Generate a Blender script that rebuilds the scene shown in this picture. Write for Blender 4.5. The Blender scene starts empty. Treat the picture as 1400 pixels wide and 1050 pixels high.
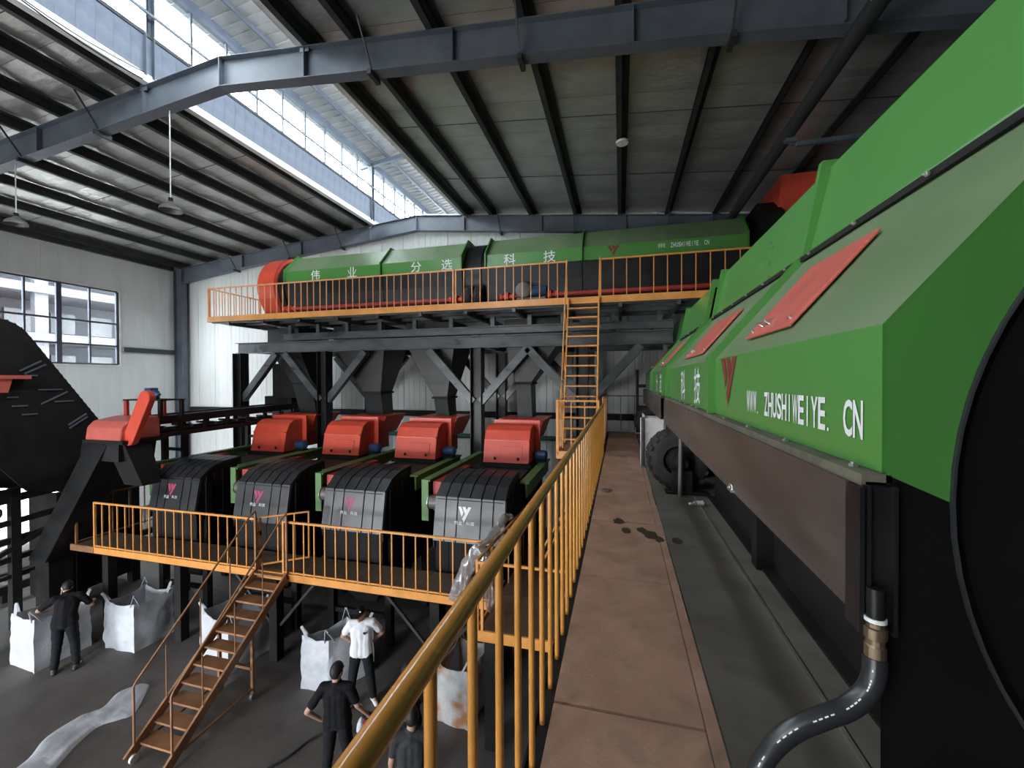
import bpy, bmesh, math, random
from mathutils import Vector, Matrix, noise
random.seed(7)
S = bpy.context.scene
COL = S.collection
V = Vector

# ---------------------------------------------------------------- camera
CZ = 5.6
yaw, pitch, roll = math.radians(14.68), math.radians(-.57), math.radians(.2)
F = V((-math.sin(yaw) * math.cos(pitch), math.cos(yaw) * math.cos(pitch), math.sin(pitch)))
R0 = V((math.cos(yaw), math.sin(yaw), 0)); U0 = R0.cross(F)
RR = R0 * math.cos(roll) - U0 * math.sin(roll); UU = U0 * math.cos(roll) + R0 * math.sin(roll)
cd = bpy.data.cameras.new('camera'); cam = bpy.data.objects.new('camera', cd); COL.objects.link(cam)
cd.lens = 565 / 1400 * 36; cd.sensor_width = 36; cd.sensor_fit = 'HORIZONTAL'
cd.clip_start = .02; cd.clip_end = 300
M = Matrix((RR, UU, -F)).transposed().to_4x4(); M.translation = (0, 0, CZ)
cam.matrix_world = M
S.camera = cam

# ---------------------------------------------------------------- sky (overcast) and exposure
W = bpy.data.worlds.new('overcast sky'); S.world = W; W.use_nodes = True
bg = W.node_tree.nodes['Background']
bg.inputs[0].default_value = (.90, .95, 1.0, 1); bg.inputs[1].default_value = 9.0
def portal(name, c, d, sx, sy):
    """marks a window or door opening so that the daylight coming through it is sampled well; it adds no light"""
    l = bpy.data.lights.new(name, 'AREA'); l.shape = 'RECTANGLE'; l.size = sx; l.size_y = sy; l.cycles.is_portal = True
    o = bpy.data.objects.new(name, l); COL.objects.link(o); o.location = c; o.rotation_euler = V(d).to_track_quat('-Z', 'Y').to_euler()
portal('daylight_opening', (-12.9, -10.2, 1.85), (0, 1, 0), 14.8, 3.7)
portal('daylight_window', (-20.88, 8.98, 7.85), (1, 0, 0), 7.8, 3.2)
portal('daylight_door', (-20.88, 9.05, 1.35), (1, 0, 0), 3.7, 2.7)
portal('daylight_clerestory', (-10.06, 6.8, 13.81), (1, 0, 0), 33.6, 1.3)
portal('daylight_clerestory', (-5.79, 6.8, 13.81), (-1, 0, 0), 33.6, 1.3)
S.view_settings.view_transform = 'Standard'; S.view_settings.look = 'None'
S.view_settings.exposure = 1.65; S.view_settings.gamma = 1; S.view_settings.use_curve_mapping = False
S.cycles.use_guiding = True; S.cycles.sample_clamp_indirect = 12; S.cycles.max_bounces = 9; S.cycles.diffuse_bounces = 6

# ---------------------------------------------------------------- materials
def ramp_mat(name, c1, c2, rough=.5, metal=0, scale=3., bump=0., bscale=30., stretch=(1, 1, 1), spec=.5, dust=None, rvar=.1, coat=0):
    m = bpy.data.materials.new(name); m.use_nodes = True
    nt = m.node_tree; b = nt.nodes['Principled BSDF']
    tc = nt.nodes.new('ShaderNodeTexCoord'); mp = nt.nodes.new('ShaderNodeMapping')
    mp.inputs['Scale'].default_value = stretch
    nt.links.new(tc.outputs['Object'], mp.inputs[0])
    n = nt.nodes.new('ShaderNodeTexNoise'); n.inputs['Scale'].default_value = scale; n.inputs['Detail'].default_value = 5; n.inputs['Roughness'].default_value = .6
    nt.links.new(mp.outputs[0], n.inputs['Vector'])
    r = nt.nodes.new('ShaderNodeValToRGB'); e = r.color_ramp.elements
    e[0].position = .35; e[1].position = .65
    e[0].color = (*c1, 1); e[1].color = (*c2, 1)
    nt.links.new(n.outputs[0], r.inputs[0])
    colout = r.outputs[0]
    if dust:
        n2 = nt.nodes.new('ShaderNodeTexNoise'); n2.inputs['Scale'].default_value = dust[1]; n2.inputs['Detail'].default_value = 6
        nt.links.new(mp.outputs[0], n2.inputs['Vector'])
        r2 = nt.nodes.new('ShaderNodeValToRGB'); r2.color_ramp.elements[0].position = dust[2]; r2.color_ramp.elements[1].position = dust[3]
        nt.links.new(n2.outputs[0], r2.inputs[0])
        mx = nt.nodes.new('ShaderNodeMixRGB'); nt.links.new(r2.outputs[0], mx.inputs[0]); nt.links.new(colout, mx.inputs[1]); mx.inputs[2].default_value = (*dust[0], 1)
        colout = mx.outputs[0]
    nt.links.new(colout, b.inputs['Base Color'])
    b.inputs['Metallic'].default_value = metal; b.inputs['Specular IOR Level'].default_value = spec
    if coat: b.inputs['Coat Weight'].default_value = coat; b.inputs['Coat Roughness'].default_value = .12
    mr = nt.nodes.new('ShaderNodeMapRange'); mr.inputs[3].default_value = max(.02, rough - rvar); mr.inputs[4].default_value = min(1, rough + rvar)
    nt.links.new(n.outputs[0], mr.inputs[0]); nt.links.new(mr.outputs[0], b.inputs['Roughness'])
    if bump:
        n3 = nt.nodes.new('ShaderNodeTexNoise'); n3.inputs['Scale'].default_value = bscale; n3.inputs['Detail'].default_value = 4
        nt.links.new(mp.outputs[0], n3.inputs['Vector'])
        bp = nt.nodes.new('ShaderNodeBump'); bp.inputs['Strength'].default_value = bump; bp.inputs['Distance'].default_value = .02
        nt.links.new(n3.outputs[0], bp.inputs['Height']); nt.links.new(bp.outputs[0], b.inputs['Normal'])
    return m

def shades(c, k=.12): return tuple(x * (1 - k) for x in c), tuple(min(1, x * (1 + k)) for x in c)
def pm(name, c, rough=.45, **kw): return ramp_mat(name, *shades(c, kw.pop('k', .1)), rough=rough, **kw)

MT = dict(
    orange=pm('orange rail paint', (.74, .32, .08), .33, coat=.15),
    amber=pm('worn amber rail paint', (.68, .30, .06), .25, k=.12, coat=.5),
    litorange=pm('light-paled orange rail paint', (.78, .37, .16), .4),  # the rail orange paled, light on the upper rails put into the colour
    dimorange=ramp_mat('shade-darkened orange paint', (.24, .115, .055), (.37, .18, .08), .5, scale=4),  # the rail orange darkened, dim light low down put into the colour
    green=pm('green machine paint', (.085, .27, .06), .28, scale=.5, k=.02, rvar=.02),
    greendeep=pm('deep green plate paint', (.06, .22, .04), .35, scale=1.2),
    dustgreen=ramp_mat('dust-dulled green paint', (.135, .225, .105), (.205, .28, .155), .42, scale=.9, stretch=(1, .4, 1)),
    framegreen=pm('green frame paint', (.10, .22, .07), .5),
    red=pm('coral red paint', (.72, .085, .045), .38, k=.08),
    redmaroon=pm('dull red paint', (.42, .05, .04), .5),
    hatch=pm('faded red hatch paint', (.62, .14, .11), .4),
    black=ramp_mat('black machine paint', (.008, .008, .0085), (.016, .016, .0175), .38, scale=2, spec=.35),
    blackrib=ramp_mat('black glass-fibre', (.016, .0165, .0185), (.027, .028, .031), .33, scale=2.5, spec=.5),
    blackmatte=ramp_mat('matte black steel', (.009, .0085, .0085), (.018, .016, .015), .7, scale=3, spec=.25),
    skirt=ramp_mat('scuffed dark brown steel', (.055, .043, .037), (.10, .08, .068), .42, scale=1.4, stretch=(1, .35, 1.6), dust=((.15, .13, .115), 2.2, .55, .85)),
    ledge=ramp_mat('dusty steel ledge', (.09, .085, .06), (.15, .14, .10), .8, scale=8),
    steel=ramp_mat('blue grey structural steel', (.085, .102, .128), (.13, .15, .18), .45, scale=1.5),
    steeldark=ramp_mat('dark grey purlin steel', (.022, .025, .028), (.04, .043, .047), .55, scale=2),
    frame=ramp_mat('near-black shiny beam paint', (.035, .038, .042), (.10, .11, .115), .3, scale=1.3, stretch=(.7, 2, 2), rvar=.12),
    foil=ramp_mat('silver foil insulation', (.40, .40, .385), (.52, .52, .50), .38, metal=.55, scale=1.2, bump=1.0, bscale=4, stretch=(1, 1.6, 1)),
    wallp=ramp_mat('off-white sandwich panel', (.63, .645, .635), (.70, .715, .705), .5, scale=1.5, stretch=(1, 1, .25)),
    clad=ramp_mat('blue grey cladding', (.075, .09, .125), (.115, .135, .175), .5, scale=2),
    whitesheet=ramp_mat('white roof sheet', (.40, .39, .385), (.47, .46, .455), .5, scale=2),
    whitepaint=pm('white paint', (.72, .72, .70), .45),
    winframe=pm('dark window frame', (.05, .055, .075), .5),
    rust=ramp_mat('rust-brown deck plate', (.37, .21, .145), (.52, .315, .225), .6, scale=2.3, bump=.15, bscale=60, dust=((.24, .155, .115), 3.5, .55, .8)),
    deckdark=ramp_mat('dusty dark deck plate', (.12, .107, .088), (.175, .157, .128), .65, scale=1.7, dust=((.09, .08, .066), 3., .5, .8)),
    deckwood=ramp_mat('brown lower deck', (.11, .07, .05), (.17, .11, .08), .7, scale=4),
    concrete=ramp_mat('dark concrete', (.105, .094, .087), (.15, .135, .125), .75, scale=.8, bump=.1, bscale=40, dust=((.085, .076, .07), 2.5, .5, .75)),
    pale=ramp_mat('pale concrete', (.5, .48, .45), (.6, .58, .55), .8, scale=.5),
    bag=ramp_mat('white woven bag cloth', (.50, .52, .56), (.60, .62, .66), .62, scale=6, bump=.25, bscale=14),
    bagstain=ramp_mat('rust-stained bag cloth', (.50, .50, .50), (.60, .61, .62), .62, scale=5, bump=.25, bscale=14, dust=((.42, .20, .09), 2.1, .45, .6)),
    blackdeep=ramp_mat('deep black steel', (.0035, .0035, .0035), (.006, .0058, .0056), .75, scale=2, spec=.12),  # deepest black, for the near trommel's lower end plates and drum
    oil=pm('oil stain', (.07, .045, .033), .45),
    rubber=ramp_mat('black tyre rubber', (.016, .015, .014), (.035, .032, .03), .75, scale=6),
    chrome=pm('bright zinc', (.62, .62, .6), .3, metal=.9),
    brass=pm('dull brass coupling', (.22, .17, .11), .4, metal=.7),
    hose=pm('black hose rubber', (.022, .024, .028), .3),
    farconc=pm('darkened concrete', (.062, .062, .07), .8), farwall=pm('grey render', (.042, .044, .052), .8), farglass=pm('grey window glass', (.03, .034, .042), .3),
    white=pm('white lettering paint', (.82, .84, .84), .5, k=.03),
    maroon=pm('maroon logo paint', (.22, .035, .03), .5, k=.05),
    pink=pm('magenta logo vinyl', (.42, .05, .13), .5, k=.05),
    motorblue=pm('blue motor paint', (.03, .075, .17), .4),
    greymetal=pm('grey cast metal', (.16, .15, .14), .5, metal=.3),
    teal=pm('teal pipe paint', (.03, .13, .11), .5),
    skin=ramp_mat('skin', (.42, .245, .18), (.50, .30, .22), .55, scale=9),
    hair=pm('black hair', (.012, .010, .010), .6),
    shirtblack=ramp_mat('black cotton', (.006, .006, .007), (.011, .011, .013), .85, spec=.2, scale=14, bump=.2, bscale=18),
    shirtgrey=ramp_mat('charcoal cotton', (.02, .021, .024), (.03, .031, .035), .85, scale=14, bump=.2, bscale=18),
    shirtwhite=ramp_mat('white cotton', (.74, .75, .78), (.82, .83, .86), .8, scale=10, bump=.2, bscale=16),
    trousers=ramp_mat('dark trousers', (.008, .009, .011), (.015, .016, .019), .85, spec=.2, scale=12, bump=.2, bscale=16),
    shoe=pm('white shoe leather', (.66, .65, .62), .5), shoedark=pm('dark shoe leather', (.03, .028, .026), .5),
    sack=pm('red woven plastic', (.32, .02, .03), .6), 
)
def glass_mat(name, tint, gl, rough):
    m = bpy.data.materials.new(name); m.use_nodes = True; nt = m.node_tree
    nt.nodes.remove(nt.nodes['Principled BSDF'])
    t = nt.nodes.new('ShaderNodeBsdfTransparent'); t.inputs[0].default_value = (*tint, 1)
    g = nt.nodes.new('ShaderNodeBsdfGlossy'); g.inputs['Roughness'].default_value = rough
    n = nt.nodes.new('ShaderNodeTexNoise'); n.inputs['Scale'].default_value = 9
    r = nt.nodes.new('ShaderNodeMapRange'); r.inputs[3].default_value = gl * .5; r.inputs[4].default_value = gl * 1.5
    x = nt.nodes.new('ShaderNodeMixShader'); nt.links.new(n.outputs[0], r.inputs[0]); nt.links.new(r.outputs[0], x.inputs[0])
    nt.links.new(t.outputs[0], x.inputs[1]); nt.links.new(g.outputs[0], x.inputs[2]); nt.links.new(x.outputs[0], nt.nodes['Material Output'].inputs[0])
    return m
MT['glass'] = glass_mat('window glass', (.93, .96, .97), .06, .02)
MT['wrap'] = glass_mat('crinkled plastic wrap', (.80, .78, .78), .35, .22)
nt_ = MT['wrap'].node_tree; out_ = nt_.nodes['Material Output']; prev_ = out_.inputs[0].links[0].from_socket
df_ = nt_.nodes.new('ShaderNodeBsdfDiffuse'); df_.inputs[0].default_value = (.70, .66, .66, 1)
mx_ = nt_.nodes.new('ShaderNodeMixShader'); mx_.inputs[0].default_value = .26
nt_.links.new(prev_, mx_.inputs[1]); nt_.links.new(df_.outputs[0], mx_.inputs[2]); nt_.links.new(mx_.outputs[0], out_.inputs[0])

# ---------------------------------------------------------------- mesh helpers
class MB:
    def __init__(s): s.v = []; s.f = []
    def add(s, vs, fs):
        b = len(s.v); s.v += [V(x) for x in vs]; s.f += [tuple(b + i for i in f) for f in fs]; return s
    def box(s, x0, x1, y0, y1, z0, z1):
        vs = [(x, y, z) for z in (z0, z1) for y in (y0, y1) for x in (x0, x1)]
        return s.add(vs, [(0, 2, 3, 1), (4, 5, 7, 6), (0, 1, 5, 4), (2, 6, 7, 3), (0, 4, 6, 2), (1, 3, 7, 5)])
    def bar(s, p0, p1, w, h, up=(0, 0, 1)):
        p0, p1 = V(p0), V(p1); d = (p1 - p0).normalized(); u = V(up)
        if abs(d.dot(u)) > .98: u = V((0, 1, 0))
        a = d.cross(u).normalized() * (w / 2); b = a.cross(d).normalized() * (h / 2)
        vs = [p + i * a + j * b for p in (p0, p1) for i, j in ((-1, -1), (1, -1), (1, 1), (-1, 1))]
        return s.add(vs, [(3, 2, 1, 0), (4, 5, 6, 7), (0, 1, 5, 4), (1, 2, 6, 5), (2, 3, 7, 6), (3, 0, 4, 7)])
    def tube(s, path, r, n=10, caps=True):
        path = [V(p) for p in path]; rs = r if isinstance(r, (list, tuple)) else [r] * len(path)
        b = len(s.v); ref = None
        for i, p in enumerate(path):
            d = (path[min(i + 1, len(path) - 1)] - path[max(i - 1, 0)])
            d = d.normalized() if d.length > 1e-9 else V((0, 0, 1))
            if ref is None: ref = V((0, 0, 1)) if abs(d.z) < .9 else V((0, 1, 0))
            a = d.cross(ref).normalized(); c = a.cross(d).normalized(); ref = c
            for k in range(n):
                t = 2 * math.pi * k / n; s.v.append(p + (a * math.cos(t) + c * math.sin(t)) * rs[i])
        for i in range(len(path) - 1):
            for k in range(n):
                k2 = (k + 1) % n; s.f.append((b + i * n + k, b + i * n + k2, b + (i + 1) * n + k2, b + (i + 1) * n + k))
        if caps:
            s.f.append(tuple(b + k for k in range(n))[::-1]); e = b + (len(path) - 1) * n; s.f.append(tuple(e + k for k in range(n)))
        return s
    def cyl(s, p0, p1, r, n=16, r1=None, caps=True): return s.tube([p0, p1], [r, r if r1 is None else r1], n, caps)
    def lathe(s, c, axis, prof, n=24, ang=2 * math.pi, a0=0):
        """prof: (distance along axis, radius); axis 'x','y','z'"""
        c = V(c); ax = {'x': (V((1, 0, 0)), V((0, 1, 0)), V((0, 0, 1))), 'y': (V((0, 1, 0)), V((1, 0, 0)), V((0, 0, 1))), 'z': (V((0, 0, 1)), V((1, 0, 0)), V((0, 1, 0)))}[axis]
        full = abs(ang - 2 * math.pi) < 1e-6; m = n if full else n + 1; b = len(s.v)
        for h, r in prof:
            for k in range(m):
                t = a0 + ang * k / n; s.v.append(c + ax[0] * h + (ax[1] * math.cos(t) + ax[2] * math.sin(t)) * r)
        for i in range(len(prof) - 1):
            for k in range(n):
                k2 = (k + 1) % m; s.f.append((b + i * m + k, b + i * m + k2, b + (i + 1) * m + k2, b + (i + 1) * m + k))
        return s
    def prism(s, poly, axis, a, b2):
        """poly of 2-D points in the plane square to axis: x -> (y,z), y -> (x,z), z -> (x,y)"""
        mk = {'x': lambda p, t: (t, p[0], p[1]), 'y': lambda p, t: (p[0], t, p[1]), 'z': lambda p, t: (p[0], p[1], t)}[axis]
        n = len(poly); vs = [mk(p, a) for p in poly] + [mk(p, b2) for p in poly]
        fs = [tuple(range(n))[::-1], tuple(range(n, 2 * n))] + [(i, (i + 1) % n, n + (i + 1) % n, n + i) for i in range(n)]
        return s.add(vs, fs)
    def sheet(s, poly, axis, a, b2, t):
        """an open profile with thickness t, swept along axis"""
        n = len(poly); nrm = []
        P = [V((p[0], p[1])) for p in poly]
        for i in range(n):
            d = (P[min(i + 1, n - 1)] - P[max(i - 1, 0)]).normalized(); nrm.append(V((-d.y, d.x)))
        back = [tuple(P[i] + nrm[i] * t) for i in range(n)]
        b = len(s.v); mk = {'x': lambda p, q: (q, p[0], p[1]), 'y': lambda p, q: (p[0], q, p[1])}[axis]
        for q in (a, b2):
            for p in list(poly) + back: s.v.append(V(mk(p, q)))
        m = 2 * n
        for i in range(n - 1):
            s.f += [(b + i, b + i + 1, b + m + i + 1, b + m + i), (b + n + i + 1, b + n + i, b + m + n + i, b + m + n + i + 1),
                    (b + i, b + n + i, b + n + i + 1, b + i + 1), (b + m + i, b + m + i + 1, b + m + n + i + 1, b + m + n + i)]
        for i in (0, n - 1): s.f.append((b + i, b + m + i, b + m + n + i, b + n + i))
        return s
    def frustum(s, c0, s0, c1, s1):
        """rectangular duct between two horizontal rectangles, centre and (x,y) size"""
        vs = []
        for c, z in ((c0, s0), (c1, s1)):
            for i, j in ((-1, -1), (1, -1), (1, 1), (-1, 1)): vs.append((c[0] + i * z[0] / 2, c[1] + j * z[1] / 2, c[2]))
        return s.add(vs, [(0, 1, 2, 3), (7, 6, 5, 4), (0, 4, 5, 1), (1, 5, 6, 2), (2, 6, 7, 3), (3, 7, 4, 0)])
    def mesh(s, name, off=(0, 0, 0), smooth=False, bevel=0):
        me = bpy.data.meshes.new(name); o = V(off)
        me.from_pydata([v - o for v in s.v], [], s.f)
        bm = bmesh.new(); bm.from_mesh(me)
        bmesh.ops.recalc_face_normals(bm, faces=bm.faces)
        if bevel:
            es = [e for e in bm.edges if len(e.link_faces) == 2 and e.calc_face_angle(0) > .5]
            bmesh.ops.bevel(bm, geom=es, offset=bevel, segments=1, affect='EDGES', clamp_overlap=True)
        bm.to_mesh(me); bm.free()
        if smooth:
            for p in me.polygons: p.use_smooth = True
            me.set_sharp_from_angle(angle=math.radians(smooth if smooth > 1 else 40))
        return me

def rootloc(o):
    while o.parent: o = o.parent
    return o.location.copy()
def link(name, me, m, parent=None, loc=(0, 0, 0)):
    o = bpy.data.objects.new(name, me); COL.objects.link(o)
    if m is not None and not me.materials: me.materials.append(MT[m] if isinstance(m, str) else m)
    o.location = loc
    if parent: o.parent = parent
    return o
def obj(name, mb, m, parent=None, smooth=False, bevel=0, off=None):
    if off is None: off = rootloc(parent) if parent else V((0, 0, 0))
    return link(name, mb.mesh(name, off, smooth, bevel), m, parent)
def tag(o, label, cat, group=None, kind=None):
    o['label'] = label; o['category'] = cat
    if group: o['group'] = group
    if kind: o['kind'] = kind
    return o
def thing(name, label, cat, loc, group=None):
    o = bpy.data.objects.new(name, None); COL.objects.link(o); o.location = loc; o.empty_display_size = .1
    return tag(o, label, cat, group)
def struct(name, mb, m, label=None, smooth=False, bevel=0, parent=None):
    o = obj(name, mb, m, parent, smooth, bevel); 
    if not parent:
        o['kind'] = 'structure'
        if label: o['label'] = label
    return o
def sempty(name, loc=(0, 0, 0), label=None):
    o = bpy.data.objects.new(name, None); COL.objects.link(o); o.location = loc; o['kind'] = 'structure'
    if label: o['label'] = label
    return o
def copy_tree(root, loc, label, group=None):
    r = root.copy(); COL.objects.link(r); r.location = loc; r['label'] = label
    if group: r['group'] = group
    for ch in list(root.children):
        c = ch.copy(); COL.objects.link(c); c.parent = r
        for g in ch.children:
            d = g.copy(); COL.objects.link(d); d.parent = c
    return r

# flat lettering: every character is squeezed into its own cell
_gl = {}
def glyph(ch):
    if ch not in _gl:
        c = bpy.data.curves.new('t', 'FONT'); c.body = ch; c.size = 1; c.resolution_u = 3; c.offset = .022 if ord(ch) < 128 else .006
        o = bpy.data.objects.new('t', c); COL.objects.link(o); bpy.context.view_layer.update()
        me = bpy.data.meshes.new_from_object(o.evaluated_get(bpy.context.evaluated_depsgraph_get()))
        _gl[ch] = ([v.co.copy() for v in me.vertices], [tuple(p.vertices) for p in me.polygons])
        bpy.data.objects.remove(o); bpy.data.curves.remove(c); bpy.data.meshes.remove(me)
    return _gl[ch]
def put_glyph(mb, ch, org, ux, uy, w, h, bold=0):
    vs, fs = glyph(ch)
    if not vs: return
    x0, x1 = min(v.x for v in vs), max(v.x for v in vs); y0, y1 = min(v.y for v in vs), max(v.y for v in vs)
    if ch in '.': w, h, org = w * .25, h * .12, V(org) + V(ux) * w * .15
    if ch in 'I': org = V(org) + V(ux) * w * .4; w = w * .2
    pts = [V(org) + V(ux) * ((v.x - x0) / (x1 - x0) * w) + V(uy) * ((v.y - y0) / (y1 - y0) * h) for v in vs]
    mb.add(pts, fs)
def text_cells(mb, s, org, ux, uy, cell, h, fill=.86):
    for i, ch in enumerate(s):
        if ch != ' ': put_glyph(mb, ch, V(org) + V(ux) * (i * cell + cell * (1 - fill) / 2), ux, uy, cell * fill, h)
LOGO = [[(0, 1), (.24, 1), (.42, .62), (.30, .36)], [(.33, 1), (.56, 1), (.67, .78), (.55, .52)], [(.76, 1), (1, 1), (.47, 0), (.36, .24)]]
def logo(mb, org, ux, uy, w, h):
    for pl in LOGO:
        mb.add([V(org) + V(ux) * (x * w) + V(uy) * (y * h) for x, y in pl], [(0, 1, 2, 3)])

# ================================================================ BUILDING
XL, XR = -20.7, 5.4
XM0, XM1, XRID = -10.0, -5.85, -7.9
YB = 15.5
YFR = [-10., -1.6, 6.8, 15.2, 23.6]
def zr(x): return 11.6 - .1 * abs(x - XRID)          # underside of the roof beams
def zfoil(x): return zr(x) + .82

fl = struct('floor', MB().box(XL, XR, -12, YB, -.15, 0), 'concrete')
struct('ground', MB().box(-60, 40, -45, 40, -.4, -.16), 'pale')

# back wall of standing sandwich panels
wb = sempty('wall_back')
w = 1.0; k = 0; x = XL
while x < XR - .01:
    x1 = min(x + w, XR); mb = MB()
    zt0, zt1 = zfoil(x) - .02, zfoil(x1) - .02
    y0, y1 = YB, YB + .1
    n = 4; pts = []
    for i in range(n):                                  # each panel face carries shallow ribs
        a = x + .008 + (x1 - x - .016) * i / n; b = x + .008 + (x1 - x - .016) * (i + 1) / n
        pts += [(a, y0), (a + .02, y0 - .008), (b - .04, y0 - .008), (b - .02, y0)]
    pts += [(x1 - .008, y0), (x1 - .008, y1), (x + .008, y1)]
    vs = []
    for px, py in pts: vs.append((px, py, 0))
    for px, py in pts: vs.append((px, py, zt0 + (zt1 - zt0) * (px - x) / (x1 - x)))
    m_ = len(pts); mb.add(vs, [tuple(range(m_))[::-1], tuple(range(m_, 2 * m_))] + [(i, (i + 1) % m_, m_ + (i + 1) % m_, m_ + i) for i in range(m_)])
    obj('wall_panel', mb, 'wallp', wb)
    x = x1
obj('wall_backing', MB().box(XL, XR, YB + .102, YB + .14, 0, 11.3), 'wallp', wb)
obj('girt', MB().box(XL + .6, XR - .1, YB - .16, YB - .012, 4.13, 4.36), 'blackmatte', wb)

# left wall with its window band and the open goods door below
wl = sempty('wall_left')
WY0, WY1, WZ0, WZ1 = 5.1, 12.85, 6.28, 9.42
DY0, DY1, DZ1 = 7.2, 10.9, 2.7
def wpanel(y0, y1, z0, z1):
    mb = MB(); x0 = XL
    a, b = y0 + .002, y1 - .002
    pts = [(a, x0), ((a * 3 + b) / 4, x0 + .006), ((a + b) / 2, x0), ((a + 3 * b) / 4, x0 + .006), (b, x0), (b, x0 - .12), (a, x0 - .12)]
    vs = [(px, py, z0) for py, px in pts] + [(px, py, z1) for py, px in pts]; n = len(pts)
    mb.add(vs, [tuple(range(n)), tuple(range(n, 2 * n))[::-1]] + [(i, n + i, n + (i + 1) % n, (i + 1) % n) for i in range(n)])
    obj('wall_panel', mb, 'wallp', wl)
y = -10.
while y < YB - .01:
    y1 = min(y + .85, YB)
    holes = []
    for (a, b, c, d) in ((WY0, WY1, WZ0, WZ1), (DY0, DY1, 0, DZ1)):
        if y1 > a + .02 and y < b - .02: holes.append((max(a, y), min(b, y1), c, d))
    ys = sorted({y, y1} | {q for h in holes for q in h[:2]})
    for a, b in zip(ys, ys[1:]):
        z = 0
        for h in sorted([h for h in holes if h[0] <= a + .001 and h[1] >= b - .001], key=lambda h: h[2]):
            if h[2] > z + .02: wpanel(a, b, z, h[2])
            z = h[3]
        wpanel(a, b, z, zfoil(XL) + .16)
    y = y1
obj('girt', MB().box(XL + .008, XL + .16, WY1 + .06, 15., 6.86, 7.06), 'steeldark', wl)
obj('girt', MB().box(XL + .008, XL + .16, -10, 15., 10.82, 11.04), 'steeldark', wl)

win = sempty('window_1', label='wide steel window of small panes in the left wall')
fr = MB(); t = .035
ysplit = [WY0 + .05] + [12.80 - .95 * i for i in range(8, -1, -1)]
zs = [WZ0 + .03, 7.08, 8.02, WZ1 - .03]
for z in zs: obj('window_bar', MB().box(XL - .09, XL - .01, ysplit[0], ysplit[-1], z - t, z + t), 'winframe', win)
for i, yy in enumerate(ysplit):
    tt = t * (2.2 if i % 2 == 1 else .8) if 0 < i < len(ysplit) - 1 else t * 1.4
    obj('window_bar', MB().box(XL - .095, XL - .005, yy - tt, yy + tt, zs[0], zs[-1]), 'winframe', win)
for a, b in zip(ysplit, ysplit[1:]):
    for c, d in zip(zs, zs[1:]): obj('pane', MB().box(XL - .055, XL - .05, a, b, c, d), 'glass', win)
sl = MB().box(XL - .13, XL + .07, WY0 - .05, WY1 + .05, WZ0 - .06, WZ0).box(XL - .13, XL + .03, WY1, WY1 + .07, WZ0, WZ1 + .05).box(XL - .13, XL + .03, WY0 - .05, WY1 + .07, WZ1, WZ1 + .05)
obj('window_trim', sl, 'whitepaint', win)

# goods door frame
dr = sempty('door_1', label='open goods doorway in the left wall behind the machines')
obj('door_frame', MB().box(XL - .13, XL + .05, DY0 - .1, DY0, 0, DZ1 + .1), 'steeldark', dr)
obj('door_frame', MB().box(XL - .13, XL + .05, DY1, DY1 + .1, 0, DZ1 + .1), 'steeldark', dr)
obj('door_frame', MB().box(XL - .13, XL + .05, DY0, DY1, DZ1, DZ1 + .1), 'steeldark', dr)

# right wall, its unlit darkness put in by a darker cladding colour
wr = sempty('wall_right'); y = -10.
while y < YB - .01:
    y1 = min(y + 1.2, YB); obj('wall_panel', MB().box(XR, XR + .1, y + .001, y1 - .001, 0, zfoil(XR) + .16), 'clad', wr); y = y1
for z in (5.2, 7.2, 9.0, 10.4): obj('girt', MB().box(XR - .15, XR - .01, -10, YB, z, z + .16), 'steeldark', wr)

# unseen front wall behind the camera, its wide opening shaped for the light
wf = sempty('wall_front'); x = XL
while x < XR - .01:
    x1 = min(x + 1.0, XR); z0 = 3.7 if x1 < -5.6 and x > -20.2 else 0
    obj('wall_panel', MB().box(x + .001, x1 - .001, -10.1, -10, z0, min(zfoil(x), zfoil(x1)) + .08), 'wallp', wf); x = x1

# roof beams (tapered I sections on columns)
def ibeam(mb, p0, p1, h0, h1, bf, tf=.016, tw=.012):
    """I section between two points of its underside, web vertical, in an X-Z plane"""
    p0, p1 = V(p0), V(p1); y = p0.y
    def q(a, b, c, d, w): # quad strip x0,z0 / x1,z1 with thickness
        mb.add([(p0.x, y - w, a), (p0.x, y + w, a), (p0.x, y + w, b), (p0.x, y - w, b), (p1.x, y - w, c), (p1.x, y + w, c), (p1.x, y + w, d), (p1.x, y - w, d)],
               [(0, 1, 2, 3), (7, 6, 5, 4), (0, 4, 5, 1), (1, 5, 6, 2), (2, 6, 7, 3), (3, 7, 4, 0)])
    q(p0.z, p0.z + tf, p1.z, p1.z + tf, bf / 2); q(p0.z + h0 - tf, p0.z + h0, p1.z + h1 - tf, p1.z + h1, bf / 2)
    q(p0.z + tf, p0.z + h0 - tf, p1.z + tf, p1.z + h1 - tf, tw / 2)
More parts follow.
